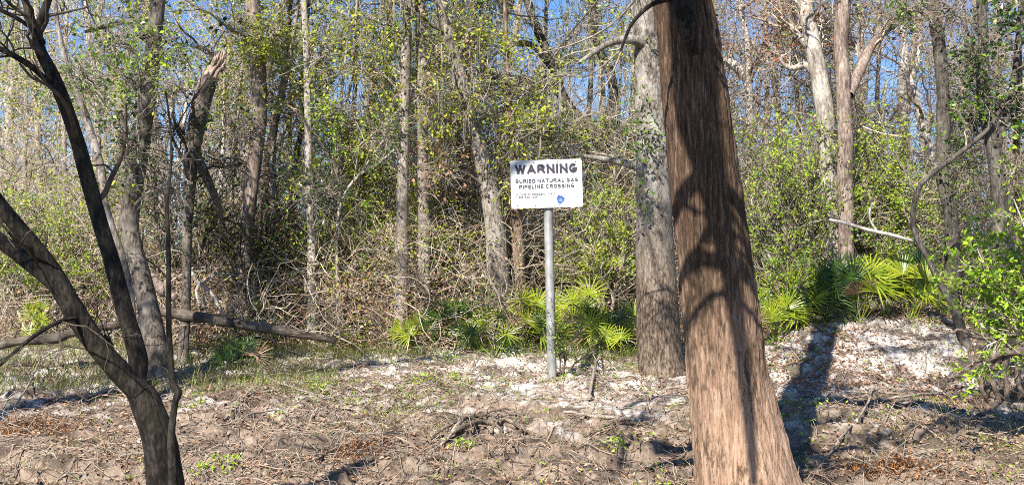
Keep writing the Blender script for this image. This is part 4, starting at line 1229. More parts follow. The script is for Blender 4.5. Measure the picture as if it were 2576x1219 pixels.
log('fallen_log', 'long dark fallen log slanting down to the right behind the bank', 'log', [(385, 778, 27), (480, 792, 27), (620, 816, 26), (740, 838, 22), (845, 858, 16)], 22.4, 'b_log')
log('fallen_log', 'weathered fallen log at the left, rising rightward behind the forked tree', 'log', [(-30, 872, 20), (60, 858, 23), (140, 846, 24), (230, 826, 24), (310, 808, 22)], 21.6, 'b_log')
log('fallen_log', 'pale leaning dead trunk propped in the brush right of the pine', 'log', [(600, 560, 12), (640, 615, 17), (690, 680, 20), (720, 740, 22), (735, 800, 24)], 24.8, 'b_pale')
log('fallen_log', 'short reddish splintered log leaning beside the mossy grey tree', 'log', [(352, 672, 26), (385, 705, 30), (420, 735, 30), (440, 752, 18)], 22.8, 'b_red')
wb = Buf()
for pts in ([(472, 660, 8), (490, 700, 11), (505, 715, 11), (530, 735, 10), (550, 770, 8), (570, 800, 6)], [(500, 712, 9), (494, 735, 8), (500, 760, 7), (506, 790, 5)], [(520, 725, 7), (512, 745, 6), (520, 785, 4)], [(505, 715, 7), (545, 690, 5), (590, 690, 3)]):
    c, r = px_curve(pts, 23.0, 14)
    wb.tubes(c, r, 8, 0, .12, 9, 1)
o = wb.build('dead_branch', M['b_pale'], None, P(505, 790, 23.0))
tag(o, 'bleached forked dead branch standing behind the long fallen log', 'branch')
wb = Buf()
for pts in ([(2085, 552, 7), (2130, 562, 9), (2185, 578, 9), (2240, 590, 9), (2300, 606, 7)], [(2205, 580, 6), (2190, 555, 5), (2188, 530, 5), (2196, 510, 4)]):
    c, r = px_curve(pts, 22.6, 18)
    wb.tubes(c, r, 8, 0, .1, 9, 1)
o = wb.build('dead_branch', M['b_white'], None, P(2300, 606, 22.6))
tag(o, 'bare white dead branch with an upturned fork among the right-hand green shrubs', 'branch')
for lab, pts, mat in (
        ('bleached upright stick leaning on the sand between post and pale tree', [(1482, 1010, 7), (1490, 970, 8, .05), (1498, 935, 8, .1), (1510, 915, 4, .12)], 'stick'),
        ('long thin dry stick lying on the sand right of the post', [(1420, 1040, 8), (1500, 1052, 9), (1590, 1058, 7)], 'stick'),
        ('crooked pale stick running down the left sandy slope', [(550, 912, 9), (600, 922, 8), (650, 945, 7), (700, 965, 6), (790, 995, 4)], 'stick'),
        ('dark curved root above the hollow in the middle of the bank', [(1110, 1118, 14), (1160, 1092, 15, .04), (1220, 1072, 14, .04), (1300, 1078, 12), (1360, 1100, 8)], 'root'),
        ('thin dry stick curving over the left lower bank', [(560, 1075, 5), (640, 1045, 5), (760, 1035, 5), (880, 1040, 5), (920, 1062, 5), (960, 1100, 4)], 'stick'),
        ('short thick dead branch beside the orange heap at lower centre-left', [(790, 1160, 8), (840, 1140, 9), (900, 1142, 8), (950, 1150, 6)], 'root'),
        ('slanting dry stick at the left, propped over the grass', [(30, 1040, 5), (70, 1000, 5, .1), (100, 950, 5, .3)], 'stick'),
        ('long leaning stick crossing the right lower slope downward', [(2205, 1000, 6), (2260, 1040, 6), (2330, 1085, 5), (2400, 1130, 4)], 'stick'),
        ('pale thin branch slanting up beside the dark trunk shadow', [(2060, 1180, 5), (2120, 1110, 6, .05), (2170, 1060, 6, .1), (2205, 1000, 5, .15)], 'stick'),
        ('bare horizontal stick lying mid height on the right slope', [(2210, 1010, 6), (2290, 1006, 7, .05), (2370, 1000, 6, .05)], 'stick'),
        ('thick bare root hanging down the hollow at the right edge', [(2480, 880, 22, .3), (2460, 930, 22, .2), (2470, 975, 20, .1), (2500, 1010, 16)], 'root'),
        ('longer root curling below the hollow at the right edge', [(2545, 850, 14, .3), (2530, 920, 14, .2), (2520, 1000, 14, .1), (2480, 1060, 14), (2420, 1130, 10)], 'root'),
        ('dark log end jutting from the right edge into the hollow', [(2510, 870, 18, .2), (2545, 895, 20, .15), (2600, 940, 20, .1)], 'root'),
        ('pale dead stick on top of the mound at the right', [(2340, 800, 8, .03), (2380, 812, 10, .03), (2440, 835, 9, .03)], 'stick'),
        ('dark twisted stick at the foot of the big cypress', [(1640, 1190, 9), (1690, 1170, 8), (1735, 1130, 7), (1742, 1090, 5)], 'root'),
        ('short dark root below the middle of the bank', [(1180, 1045, 8), (1150, 1090, 9, .03), (1110, 1130, 8), (1060, 1150, 5)], 'stick'),
        ('little pale stub of wood near the orange heap', [(876, 1110, 9), (892, 1118, 9), (905, 1126, 8)], 'stick'),
        ('grey stick lying under the slope near the forked tree', [(560, 1060, 6), (600, 1020, 6), (640, 990, 6), (700, 985, 4)], 'stick'),
        ('thin crossed stick left of the forked tree\'s trunk', [(200, 1010, 5), (240, 1000, 6, .05), (290, 990, 5, .05), (330, 1010, 4)], 'stick')):
    rows = on_ground(pts)
    sp_ = spline(rows, 24)
    b = Buf()
    sp_[:, :3] += .02 * np.stack([fbm(np.column_stack([np.arange(24) * .5, 0 * np.arange(24) + rows[0, 0], 0 * np.arange(24) + k]), 2, k) for k in range(3)], 1)
    b.tubes(sp_[:, :3], np.maximum(sp_[:, 3], .006), 8, 0, .15, 9, 1)
    P1, R1 = grow(sp_[None, :, :3], sp_[None, :, 3], 3, .35, .7, RNG, 5, .2, .1, .5)
    b.tubes(P1, R1, 5)
    tag(b.build('fallen_branch', M[mat], None, rows[0, :3]), lab, 'branch')

for lab, d_, rts in (
        ('tangle of thick bare roots hanging over the dark hollow at the right edge', 20.0, [
            [(2600, 840, 20), (2555, 850, 22), (2515, 880, 20, -.2), (2500, 950, 16, -.3), (2512, 1010, 12, -.2)], [(2555, 850, 18), (2525, 920, 16, -.3), (2535, 990, 14, -.3), (2505, 1060, 10, -.4)],
            [(2600, 870, 16), (2540, 890, 16, -.3), (2480, 900, 14, -.3), (2440, 940, 10, -.4), (2380, 950, 6, -.4)], [(2600, 900, 18), (2560, 930, 16, -.2), (2576, 1000, 12, -.3)], [(2540, 860, 12), (2470, 850, 10), (2430, 835, 8), (2380, 830, 5)],
            [(2515, 880, 12, -.2), (2470, 930, 12, -.3), (2475, 990, 10, -.3), (2500, 1020, 8, -.3)]]),
        ('knot of dark roots and clods in the middle of the lower bank', None, [
            [(1090, 1105, 9), (1140, 1085, 10, .05), (1200, 1062, 9, .08), (1250, 1070, 7, .03)], [(1230, 1100, 8), (1270, 1080, 9, .08), (1320, 1092, 8, .06), (1350, 1120, 6)], [(1240, 1075, 7, .06), (1262, 1110, 7, .1), (1275, 1140, 5)],
            [(1300, 1085, 6, .06), (1310, 1115, 6, .08), (1298, 1140, 4)], [(1150, 1090, 6, .04), (1180, 1120, 6, .03), (1215, 1135, 4)], [(1200, 1070, 5, .1), (1280, 1050, 5, .1), (1340, 1055, 4)]]),
        ('spread of dark roots on the slope between the post and the big cypress', None, [
            [(1500, 1090, 8), (1540, 1075, 8, .06), (1590, 1080, 7, .05), (1640, 1070, 5)], [(1540, 1080, 6, .04), (1560, 1110, 6, .05), (1600, 1125, 4)], [(1470, 1110, 6), (1500, 1095, 6, .05), (1530, 1100, 5, .05)]])):
    b = Buf()
    for rt in rts:
        if d_:
            c, r = px_curve(rt, d_, 26)
        else:
            g_ = spline(on_ground(rt), 26)
            c, r = g_[:, :3], np.maximum(g_[:, 3], .006)
        c = c + .04 * np.stack([fbm(np.column_stack([np.arange(26) * .4, np.full(26, rt[0][0]), np.full(26, k)]), 2, k) for k in range(3)], 1)
        b.tubes(c, r, 9, 0, .2, 9, 1)
        p_, q_ = grow(c[None], r[None], 7, .3, .9, RNG, 5, .25, -.1, .45)
        b.tubes(p_, q_, 5)
    tag(b.build('root_tangle', M['root'], None, c[0]), lab, 'roots')

# heaps of orange needles and twigs
for lab, u, v, su, n, sc in (('rusty heap of dead needles at the lower right edge of the bank', 2240, 1185, 110, 900, 1.0), ('heap of rusty brown needles at the left edge of the bank', 60, 1075, 110, 1100, 1.0), ('small orange heap of needles at lower centre-left', 900, 1130, 60, 500, .8)):
    rng = np.random.default_rng(int(u))
    g0 = G(u, v)
    b = Buf()
    w = su / F * g0[1]
    n = int(n * 1.8)
    x = g0[0] + rng.normal(size=n) * w * .75
    y = g0[1] + rng.normal(size=n) * w * .5
    lump = np.clip(.5 + fbm(np.column_stack([x * 3, y * 3, 0 * x]), 3, 7), 0, 1)
    hh = .30 * sc * lump * np.exp(-((x - g0[0]) / (w * .8)) ** 2 - ((y - g0[1]) / (w * .6)) ** 2)
    z_ = ground(x, y) + hh * rng.uniform(0, 1, n)
    Bp = np.column_stack([x, y, z_])
    a = rng.uniform(0, 2 * math.pi, n)
    L = rng.uniform(.05, .26, n)
    Tp = Bp + np.column_stack([np.cos(a) * L, np.sin(a) * L * .7, rng.normal(size=n) * .06])
    b.blades(Bp, Tp, rng.uniform(.006, .016, n), 0, rng.normal(size=(n, 3)) * .035)
    b.leaves(Bp[::3], .06, rng, 2)
    k = rng.integers(n, size=n // 6)
    b.tubes(np.stack([Bp[k], (Bp[k] + Tp[k]) / 2 + rng.normal(size=(len(k), 3)) * .04, Tp[k] + (Tp[k] - Bp[k]) * .9], 1), np.full((len(k), 3), .005), 3, 1)
    tag(b.build('needle_heap', [M['l_orange'], M['t_grey'], M['l_tan']], None, g0), lab, 'heap')

# ------------------------------------------------------------------ undergrowth, tangle and far woods
def scatter_twigs(rng, C, L, k=6, wander=.3, dir0=None, up=0.0, r=.006, jit=1.0):
    n = len(C)
    D = norm(rng.normal(size=(n, 3)) * jit + (np.array(dir0) if dir0 is not None else 0))
    step = (L * rng.uniform(.5, 1.3, n) / (k - 1))[:, None]
    pts = [C]
    for _ in range(k - 1):
        D = norm(D + wander * rng.normal(size=(n, 3)) + np.array([0, 0, up]))
        pts.append(pts[-1] + D * step)
    R = r * rng.uniform(.5, 1.5, n)[:, None] * np.linspace(1, .4, k)
    return np.stack(pts, 1), R


def region(rng, n, x0, x1, y0, y1, z0, z1, zpow=1.0):
    y = rng.uniform(y0, y1, n)
    x = rng.uniform(x0, x1, n) * (y / y0)
    z = EYE + z0 + (z1 - z0) * rng.uniform(size=n) ** zpow
    return np.column_stack([x, y, z])


def clumpy(p, rng, scale, thr, seed):
    f = fbm(p * scale, 3, seed)
    return p[f + rng.normal(size=len(p)) * .12 > thr]


rng = np.random.default_rng(77)
ub = Buf()
UM = ['t_pale', 't_red', 't_dark', 'l_brown', 'l_yellow', 'l_green', 'l_tan']
for (n, mat, L, r, y0, y1, zt, zp) in ((3600, 0, 1.5, .0075, 24.2, 32, 3.6, 1.6), (2200, 1, 1.3, .0075, 24.5, 33, 3.2, 1.5), (900, 2, 1.6, .008, 24.5, 34, 3.4, 1.4), (2400, 0, .8, .005, 23.6, 27, 1.0, 1)):
    c = region(rng, n, -11.5, 12.5, y0, y1, -.2, zt, zp)
    c = c[keep(c, rng, .8)]
    p, R = scatter_twigs(rng, c, L, 6, .28, (0, 0, .5), .02, r)
    ub.tubes(p, R, 3, mat)
    p2, R2 = grow(p, R, int(n * 1.2), L * .5, .8, rng, 5, .25, 0, .7)
    ub.tubes(p2, R2, 3, mat)
for (n, mat, L, r, x0, x1, zt, zp) in ((420, 0, .8, .006, -6.6, -1.5, 1.3, 1.2), (260, 0, 1.2, .011, -6.6, .2, 1.6, 1.0), (380, 1, .8, .007, -6.6, -1.5, 1.2, 1.2), (420, 0, .9, .006, -3.2, .2, 2.2, 1.0), (240, 1, .9, .008, -3.2, .2, 2.0, 1.0)):
    c = region(rng, n, x0, x1, 22.9, 24.6, -.3, zt, zp)
    p, R = scatter_twigs(rng, c, L, 7, .3, (0, 0, .3), .0, r)
    ub.tubes(p, R, 3, mat)
    p2, R2 = grow(p, R, int(n * 1.3), L * .5, .8, rng, 5, .28, 0, .75)
    ub.tubes(p2, R2, 3, mat)
for (n, mat, s, x0, x1, zt) in ((2600, 3, .085, -6.6, -1.2, 1.2), (2000, 6, .07, -6.6, -1.2, 1.2), (1200, 4, .06, -6.6, -1.2, 1.2), (3200, 4, .06, -3.4, .2, 2.1), (900, 3, .08, -3.2, .2, 1.6), (2600, 5, .055, -4.4, .2, 2.2), (2600, 4, .05, -5, .2, 2.0), (1500, 6, .075, -6.6, .2, 1.6)):
    c = clumpy(region(rng, n, x0, x1, 22.9, 24.6, -.3, zt, 1.2), rng, 1.0, 0, 110 + mat)
    ub.leaves(c, s, rng, mat, None, .6)
for (n, mat, L, r, x0, x1, zt, zp) in ((3600, 0, 1.1, .0075, -10.5, 12, 3.4, 1.0), (2200, 1, 1.0, .0075, -10.5, 12, 2.6, 1.1), (1600, 0, 1.5, .0085, -4, 4, 4.6, .9), (700, 2, 1.4, .011, -10.5, 12, 3.6, 1), (1300, 0, 1.4, .0085, -8, -.5, 5.6, .8), (800, 1, 1.3, .008, -8, 0, 5.6, .8)):
    c = region(rng, n, x0, x1, 24.6, 27.5, -.2, zt, zp)
    c = c[keep(c, rng, .8)]
    p, R = scatter_twigs(rng, c, L, 7, .3, (0, 0, .35), .0, r)
    ub.tubes(p, R, 3, mat)
    p2, R2 = grow(p, R, int(n * 1.5), L * .5, .8, rng, 5, .28, 0, .75)
    ub.tubes(p2, R2, 3, mat)
for (n, mat, s, x0, x1, zt, zp, thr, sd) in ((11000, 3, .075, -10.5, 5, 2.0, 1.2, .0, 101), (9000, 6, .07, -10.5, 12, 2.4, 1.2, .0, 102), (12000, 4, .06, -10.5, 5, 3.6, 1.0, .06, 103), (12000, 4, .06, -8, 0, 5.6, .8, .04, 105), (5000, 6, .06, -8, 1, 5, .8, .04, 106), (6000, 5, .06, -10.5, 12, 2.6, 1.1, .1, 104)):
    c = region(rng, n, x0, x1, 24.4, 27.5, -.2, zt, zp)
    c = clumpy(c, rng, 1.0, thr, sd)
    c = c[keep(c, rng, .8)]
    ub.leaves(c, s, rng, mat, None, .6)
for (n, mat, s, y0, y1, zt, zp, thr, sd) in ((26000, 3, .085, 25, 34, 2.2, 1.6, .02, 1), (16000, 4, .06, 24.5, 34, 3.4, 1.2, .05, 2), (9000, 5, .06, 24.2, 33, 2.0, 1.3, .08, 3), (12000, 6, .08, 25, 36, 2.6, 1.3, -.02, 4)):
    c = region(rng, n, -11.5, 12.5, y0, y1, -.2, zt, zp)
    c = clumpy(c, rng, .8, thr, sd)
    c = c[keep(c, rng, .8)]
    ub.leaves(c, s * 1.25, rng, mat, None, .6)
tag(ub.build('undergrowth', [M[m] for m in UM]), 'tangled dry undergrowth of twigs and dead leaves behind the bank', 'undergrowth', kind='stuff')

tb = Buf()
TM = ['t_pale', 't_grey', 't_dark', 'l_yellow', 'l_green', 'l_red', 'l_dark', 'moss', 't_red']
TW = []
# hanging vines
n = 420
c = region(rng, n, -11, 12, 25.5, 34, 3.0, 9.0)
p, R = scatter_twigs(rng, c, 3.6, 8, .10, (0, 0, -2.0), -.12, .009, .5)
tb.tubes(p, R, 3, 1)
for (n, mat, L, r, x0, x1, z0, z1) in ((1500, 0, 1.7, .0065, -11, 12, 2, 8.5), (1900, 1, 1.5, .007, -11, 12, 2, 8.5), (900, 2, 1.4, .008, -11, 12, 2, 8.5), (1400, 0, 1.3, .006, -2.5, 3.2, 1.0, 7.5), (1200, 1, 1.3, .006, -3, 3.2, .8, 7.5), (3000, 0, 1.5, .0068, 4.4, 10.5, 1.5, 8.5), (3800, 8, 1.4, .0068, 4.0, 11, 3.6, 9), (2600, 0, 1.5, .0068, -11, -3, 2.5, 9), (2400, 1, 1.3, .0065, -2.5, 4, 3, 9)):
    c = region(rng, n, x0, x1, 26.0, 35, z0, z1)
    c[:, 1] += 1.2
    c[::7, 1] -= 2.6
    c = c[keep(c, rng, 1)]
    p, R = scatter_twigs(rng, c, L, 7, .22, None, .0, r)
    tb.tubes(p, R, 3, mat)
    p2, R2 = grow(p, R, int(n * 1.6), L * .5, .8, rng, 5, .25, 0, .7)
    k = keep(p2[:, -1], rng, 1)
    tb.tubes(p2[k], R2[k], 3, mat)
    TW.append(p2[k])
TWA = np.concatenate(TW)
for (n, mat, s, x0, x1, z0, z1, thr, sd, y1) in ((42000, 3, .062, -11, 3.4, 1.5, 8.5, .04, 31, 36), (20000, 4, .075, -11, 12, 1.5, 8.5, .10, 32, 36), (15000, 5, .055, 4.0, 11, 4.0, 9, -.02, 33, 36), (4000, 5, .06, -12, -5, 2, 8.5, .05, 36, 38), (3500, 6, .08, -8, -4.6, 2.5, 7.5, .06, 34, 30), (5000, 3, .06, 4, 12, 1, 5, .05, 35, 34)):
    c, _ = on_twigs(TWA, n * 2, rng, .04)
    xr = c[:, 0] * 26 / c[:, 1]
    c = c[(xr > x0) & (xr < x1) & (c[:, 2] > EYE + z0) & (c[:, 2] < EYE + z1)]
    c = clumpy(c, rng, .7, thr, sd)
    c = c[keep(c, rng, 1)]
    tb.leaves(c, s * 1.3, rng, mat, None, .62)
n = 3500
c = region(rng, n, -4, 4.2, 25, 32, 1.5, 8)
c = clumpy(c, rng, .6, .05, 41)
c = c[keep(c, rng, 1)]
n = len(c)
tb.blades(c, c + np.column_stack([rng.normal(size=n) * .06, rng.normal(size=n) * .06, -rng.uniform(.15, .7, n)]), rng.uniform(.008, .022, n), 7)
tag(tb.build('vine_tangle', [M[m] for m in TM]), 'hanging vines, bare twigs and yellowing leaves tangled between the trunks', 'vines', kind='stuff')

# the wood beyond
fb = Buf()
FM = ['b_pale', 'b_grey', 't_grey', 'l_yellow', 'l_green', 'l_dark', 'l_red', 't_pale']
n = 140
y = rng.uniform(36, 85, n)
x = rng.uniform(-.46, .48, n) * y
bs = np.column_stack([x, y, ground(x, y) - .2])
k = np.ones(n, bool)
H = rng.uniform(9, 18, n)
pts = [bs]
Dv = norm(np.column_stack([rng.normal(size=n) * .07, rng.normal(size=n) * .07, np.ones(n)]))
for s in range(9):
    Dv = norm(Dv + rng.normal(size=(n, 3)) * np.array([.05, .05, 0]))
    pts.append(pts[-1] + Dv * (H / 9)[:, None])
Pt = np.stack(pts, 1)
Rt = (rng.uniform(.07, .26, n))[:, None] * np.linspace(1.1, .35, 10)
fb.tubes(Pt[:90], Rt[:90], 8, 0, .1, 4)
fb.tubes(Pt[90:], Rt[90:], 8, 1, .1, 4)
P1, R1 = grow(Pt, Rt, 900, 3.5, .9, rng, 7, .2, .06, .35, .25)
P2, R2 = grow(P1, R1, 5000, 1.6, .9, rng, 5, .25, .0, .5)
P3, R3 = grow(P2, R2, 9000, .9, .9, rng, 4, .25, 0, .6, rmin=.006)
k2, k3 = keep(P2[:, -1], rng, .9), keep(P3[:, -1], rng, .9)
fb.tubes(P1, R1, 4, 2)
fb.tubes(P2[k2], R2[k2], 3, 7)
fb.tubes(P3[k3], R3[k3], 3, 2)
for (n, mat, s) in ((40000, 3, .15), (26000, 4, .15), (20000, 5, .16), (9000, 6, .14)):
    c, _ = on_twigs(P3, n, rng, .25)
    c = clumpy(c, rng, .25, .0, 50 + mat)
    c = c[keep(c, rng, 1)]
    fb.leaves(c, s, rng, mat)
# low growth that closes the view along the ground
for (n, mat, s, zt) in ((16000, 3, .16, 4), (12000, 4, .16, 4), (12000, 6, .16, 3.5), (14000, 5, .16, 4.5)):
    c = region(rng, n, -18, 19, 38, 70, -.2, zt, 1.3)
    c = c[keep(c, rng, .9)]
    fb.leaves(c, s, rng, mat)
c = region(rng, 5000, -18, 19, 38, 60, -.2, 5, 1.2)
c = c[keep(c, rng, .9)]
p, R = scatter_twigs(rng, c, 2.6, 6, .2, (0, 0, .8), 0, .012)
fb.tubes(p, R, 3, 7)
tag(fb.build('far_woods', [M[m] for m in FM]), 'sunlit woods reaching back behind the nearer trees', 'woods', kind='stuff')

# ------------------------------------------------------------------ ground cover
gb = Buf()
n = 90000
y = rng.uniform(13, 25.2, n)
x = rng.uniform(-.46, .47, n) * y
k = fbm(np.column_stack([x, y, 0 * x]) * .9, 3, 61) + rng.normal(size=n) * .25 > -.02
x, y = x[k], y[k]
gb.leaves(np.column_stack([x, y, ground(x, y) + rng.uniform(.0, .03, len(x))]), .065, rng, 0, None, .5, 1.3, .1)
n = 9000
y = rng.uniform(13, 25, n)
x = rng.uniform(-.46, .47, n) * y
gb.leaves(np.column_stack([x, y, ground(x, y) + rng.uniform(.0, .03, n)]), .06, rng, 1, None, .5, 1.3, .1)
n = 16000
x, y = rng.uniform(4.5, 10.5, n), rng.uniform(20, 25.5, n)
k = fbm(np.column_stack([x, y, 0 * x]) * 1.1, 3, 66) + rng.normal(size=n) * .15 > .0
x, y = x[k], y[k]
gb.leaves(np.column_stack([x, y, ground(x, y) + rng.uniform(.0, .05, len(x))]), .075, rng, 1, None, .55, .9, .1)
tag(gb.build('leaf_litter', [M['l_tan'], M['l_brown']]), 'dry brown and tan leaf litter strewn over the sandy bank', 'leaf litter', kind='stuff')

tb = Buf()
n = 8500
y = rng.uniform(13, 25, n)
x = rng.uniform(-.46, .47, n) * y
k = fbm(np.column_stack([x, y, 0 * x]) * .5, 2, 62) + rng.normal(size=n) * .3 > -.1
x, y = x[k], y[k]
c = np.column_stack([x, y, ground(x, y) + .02])
p, R = scatter_twigs(rng, c, .7, 5, .22, None, 0, .0065)
gz = ground(p[..., 0], p[..., 1], True)
lift = np.abs(p[..., 2] - p[:, :1, 2]) * .35
p[..., 2] = gz + .012 + lift
tb.tubes(p[::2], R[::2], 3, 0)
tb.tubes(p[1::2], R[1::2], 3, 1)
tag(tb.build('fallen_twigs', [M['t_red'], M['t_grey']]), 'thin dry twigs scattered over the bank', 'twigs', kind='stuff')

gb = Buf()


def grass(n, x0, x1, y0, y1, h, mat, thr, seed, w=.009):
    y = rng.uniform(y0, y1, n)
    x = rng.uniform(x0, x1, n) * y
    k = fbm(np.column_stack([x, y, 0 * x]) * .8, 3, seed) + rng.normal(size=n) * .12 > thr
    x, y = x[k], y[k]
    m = len(x)
    B = np.column_stack([x, y, ground(x, y) - .01])
    hh = h * rng.uniform(.4, 1.2, m)
    a = rng.uniform(0, 2 * math.pi, m)
    T_ = B + np.column_stack([np.cos(a) * hh * .7, np.sin(a) * hh * .7, hh * .8])
    gb.blades(B, T_, w, mat, np.column_stack([0 * a, 0 * a, hh * .16]))


grass(9000, -.46, -.12, 19.5, 24.5, .30, 0, -.1, 71)
grass(9000, -.2, .14, 22.6, 24.6, .28, 0, -.2, 72)
grass(8000, -.46, .12, 16, 23, .15, 0, .06, 73)
grass(5000, .14, .47, 15, 25, .16, 0, .1, 74)
grass(2500, .18, .40, 24.2, 25.6, .3, 0, -.1, 75)
grass(6000, -.46, .47, 13.5, 18, .12, 0, .05, 76)
tag(gb.build('grass', [M['grass']]), 'thin dry and green grass along the top of the bank', 'grass', kind='stuff')

wb = Buf()


def weeds(n, x0, x1, y0, y1, thr, seed, per=9, size=.05, spread=.08, mat=0, hgt=.09):
    y = rng.uniform(y0, y1, n)
    x = rng.uniform(x0, x1, n) * y
    k = fbm(np.column_stack([x, y, 0 * x]) * .7, 2, seed) > thr
    x, y = x[k], y[k]
    x = np.repeat(x, per) + rng.normal(size=len(x) * per) * spread
    y = np.repeat(y, per) + rng.normal(size=len(y) * per) * spread
    wb.leaves(np.column_stack([x, y, ground(x, y) + rng.uniform(.01, hgt, len(x))]), size, rng, mat, None, .45, .5, .3)


weeds(300, -.30, .20, 14, 22, -.1, 81)
weeds(90, -.12, .08, 17.5, 22.5, -.1, 82, 14, .05, .12, 1, .14)
weeds(220, .2, .46, 15, 24.5, -.1, 83, 10, .055, .1, 0, .14)
weeds(260, -.46, .14, 22.3, 24.5, -.2, 84, 12, .05, .12, 1, .22)
weeds(120, .2, .34, 21, 23.6, -.2, 85, 10, .055, .12, 1, .14)
tag(wb.build('weeds', [M['l_bright'], M['l_green']]), 'small green seedlings sprouting from the bank', 'weeds', kind='stuff')
for lab, u, v, s in (('bright green seedling clump on the sand left of the post foot', 1145, 962, 1.0), ('green leafy clump on the slope left of centre', 1060, 970, 1.4), ('low green plant clump in the lower middle of the bank', 805, 985, 1.3), ('green sprig at the foot of the pale grey tree', 1605, 935, .9),
                     ('dark green plant at the crest below the palmettos', 1120, 915, 1.5), ('green sprig at the bottom of the bank near the sapling', 575, 1175, .9), ('tiny green plant under the long stick right of the post', 1555, 1115, .9), ('small green plant near the bottom centre', 1170, 1130, .8), ('green weed beside the left sticks', 515, 1190, .8)):
    g0 = G(u, v)
    b = Buf()
    m = int(60 * s)
    c = g0 + np.column_stack([rng.normal(size=m) * .11 * s, rng.normal(size=m) * .08 * s, rng.uniform(.02, .16, m) * s])
    c[:, 2] += ground(c[:, 0], c[:, 1]) - g0[2]
    b.leaves(c, .065, rng, 0, None, .45, .5, .3)
    root = thing('seedling_plant', lab, 'plant', g0)
    b.build('foliage', M['l_bright'] if 'dark' not in lab else M['l_green'], root)
    st = Buf()
    k = c[::5]
    st.tubes(np.stack([np.broadcast_to(g0, k.shape), (k + g0) / 2 + np.array([0, 0, .02]), k], 1), np.full((len(k), 3), .004), 3)
    st.build('stems', M['t_grey'], root)

# ------------------------------------------------------------------ trees on the camera's side of the bank (they throw the shade)
def shade_tree(label, foot, path, clumps, bark='b_brown', seed=0):
    rng = np.random.default_rng(900 + seed)
    fz = float(ground(foot[0], foot[1]))
    C = spline(np.array([[foot[0], foot[1], fz - .2, path[0][3] * 1.4], *path]), 40)
    root = thing('riverside_tree', label, 'tree', (foot[0], foot[1], fz))
    tb = Buf()
    tb.tubes(C[:, :3], C[:, 3], 14, 0, .1, 5, .3)
    tb.build('trunk', M[bark], root)
    bb, lb = Buf(), Buf()
    for (c, rad, n) in clumps:
        c = np.array(c, float)
        j = np.argmin(np.linalg.norm(C[:, :3] - c, axis=1))
        bb.tubes(spline(np.array([C[j, :3], (C[j, :3] + c) / 2 + np.array([0, 0, .3]), c]), 8), np.linspace(.05, .015, 8), 5)
        tips = c + rng.normal(size=(12, 3)) * rad * .6
        bb.tubes(np.stack([np.broadcast_to(c, tips.shape), (c + tips) / 2 + rng.normal(size=tips.shape) * .05, tips], 1), np.tile([.015, .01, .005], (12, 1)), 4)
        n = int(n * .6)
        lb.leaves(c + rng.normal(size=(n, 3)) * np.array([rad, rad, rad]) * .6, .11, rng, 0)
    bb.build('branches', M['t_dark'], root)
    if lb.n:
        lb.build('foliage', M['l_green'], root)


def toward_sun(p, L):
    return np.asarray(p) - SUN_D * L


# shade over the forked tree and the sapling
cl = []
for (u, v, rad, n, L) in ((60, 620, .4, 340, 8), (265, 640, .28, 260, 8), (220, 470, .28, 260, 7.6), (180, 320, .26, 240, 7.4), (120, 170, .3, 240, 7), (430, 900, .2, 160, 8), (425, 700, .2, 150, 8)):
    cl.append((toward_sun(P(u, v, 9.0), L), rad, n))
shade_tree('leafy tree on the near shore left of the view, shading the forked tree', (-7.5, 5.0), [[-7.3, 5.2, 3.5, .2], [-6.8, 5.6, 7, .16], [-6, 6, 10, .1]], cl, seed=1)
cl = []
for (u, v, dd_, rad, n, L) in ((1640, 560, 21, .45, 220, 13), (1690, 820, 21, .3, 160, 12.5), (1620, 430, 21, .35, 120, 13), (380, 300, 20.5, .4, 160, 13), (350, 520, 20.5, .4, 200, 13), (360, 800, 20.5, .5, 260, 12.5),
                          (120, 960, 19.5, .7, 420, 11), (40, 920, 20.5, .6, 320, 11.5), (250, 900, 20.5, .5, 260, 11.5), (1040, 600, 24, .4, 160, 15), (1230, 520, 25, .6, 240, 15), (690, 520, 26, .7, 300, 15), (780, 640, 25, .7, 260, 15)):
    cl.append((toward_sun(P(u, v, dd_), L), rad, n))
shade_tree('tall leafy tree farther left on the near shore, dappling the far bank', (-14, 4), [[-14, 4.4, 6, .25], [-13.6, 5, 14, .2], [-9, 8, 15, .12], [-3, 10.5, 16, .07]], cl, seed=3)
cl = []
for (u, v, dd_, rad, n, L) in ((2380, 820, 22.5, .6, 300, 12), (2250, 880, 22, .45, 200, 11.5), (2490, 900, 21, .7, 700, 11), (2550, 1000, 19.5, .7, 700, 10.5), (2400, 1050, 18, .4, 160, 10), (2200, 1130, 16.5, .3, 160, 9.5), (2075, 1000, 17.2, .28, 420, 9.5), (2060, 1150, 15.4, .25, 380, 9), (2090, 880, 19.5, .3, 420, 10.5), (1600, 1040, 17.5, .25, 200, 9.5), (2480, 400, 19.5, .5, 220, 11.5), (2510, 650, 19.5, .5, 220, 11.5)):
    cl.append((toward_sun(P(u, v, dd_), L), rad, n))
shade_tree('leafy tree farther right on the near shore, shading the mound', (8.8, 5.0), [[8.6, 5.5, 5, .25], [7.6, 8, 10, .2], [5, 10.5, 12.5, .1]], cl, seed=4)
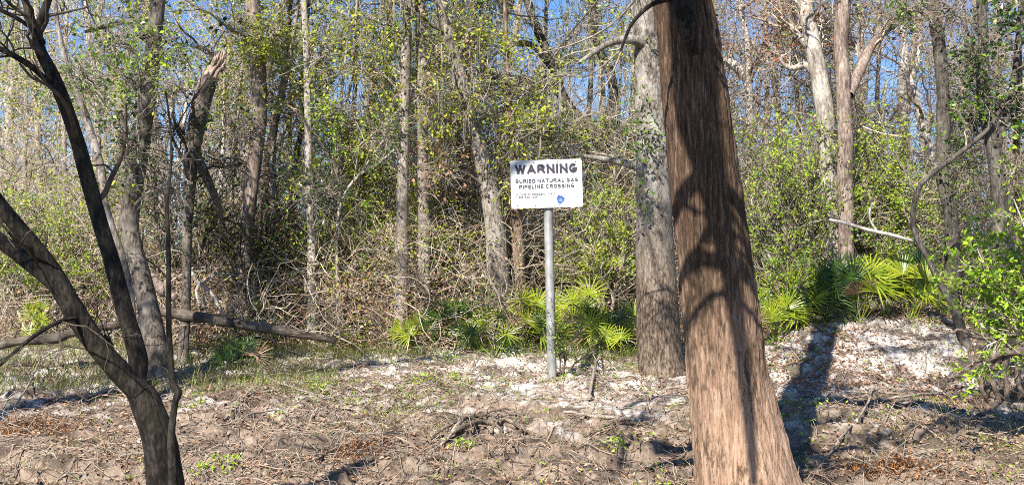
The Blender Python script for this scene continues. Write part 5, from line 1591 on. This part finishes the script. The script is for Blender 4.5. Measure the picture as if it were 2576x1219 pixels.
# hanging limb whose shadow runs down the big cypress
Ls = 7.6
path = []
for (u, v, r) in ((1745, -260, .2), (1735, 60, .24), (1742, 250, .25), (1776, 400, .18), (1802, 520, .13), (1838, 700, .09), (1866, 900, .08), (1890, 1080, .06), (1905, 1240, .04)):
    p = toward_sun(P(u, v, big_d - .42), Ls)
    path.append([*p, r])
path = [[4.9, 5.4, 5.0, .26], [4.4, 6.0, 9.0, .24], [2.6, 7.6, 11.2, .2]] + path
shade_tree('leaning bare tree on the near shore whose long limb hangs over the cypress', (5.3, 4.6), path, [], 'b_dark', 2)
# a few arching branches that ring the trunk with curved shadows
rootb = [o for o in COL.objects if o.name.startswith('riverside_tree')][-1]
ab = Buf()
for (v, r, L, tilt) in ((482, .12, 7.0, 25), (588, .045, 7.2, -20), (645, .10, 7.2, 50), (745, .055, 7.4, 30)):
    cu = np.interp(v, [0, 1219], [1716, 1882])
    q = [toward_sun(P(cu + du, v + tilt * du / 300 + dv, big_d - .45), L) + np.array([0, RNG.normal() * .1, 0]) for du, dv in ((-420, 10), (-260, -12), (-90, 6), (20, -4), (140, 10), (270, -8))]
    cc = spline(np.array(q), 26)
    cc += .025 * np.stack([fbm(np.column_stack([np.arange(26) * .45, 0 * np.arange(26) + v, 0 * np.arange(26) + k]), 2, k) for k in range(3)], 1)
    rr = r * np.linspace(1.1, .55, 26) * (1 + .25 * fbm(np.column_stack([np.arange(26) * .6, 0 * np.arange(26) + v, 0 * np.arange(26)]), 2, 5))
    ab.tubes(cc, rr, 7)
    p_, q_ = grow(cc[None], rr[None], 10, .7, .8, RNG, 6, .25, 0, .45)
    ab.tubes(p_, q_, 4)
for pts, r in (([(1560, 1032), (1640, 1010), (1740, 985)], .05), ([(1590, 1100), (1560, 1150), (1535, 1215)], .045), ([(1440, 1130), (1500, 1120), (1580, 1090)], .03), ([(2250, 1120), (2380, 1090), (2560, 1060)], .045), ([(700, 1110), (860, 1130), (1010, 1090)], .025), ([(20, 1000), (150, 960), (300, 930)], .06)):
    q = [toward_sun(G(u, v), 9.5) for u, v in pts]
    cc = spline(np.array(q), 18)
    rr = r * np.linspace(1, .5, 18)
    ab.tubes(cc, rr, 6)
    p_, q_ = grow(cc[None], rr[None], 9, .9, .8, RNG, 6, .22, 0, .5)
    ab.tubes(p_, q_, 4)
ab.build('branches', M['t_dark'], rootb)

for o in COL.objects:
    if '_world' in o:
        del o['_world']
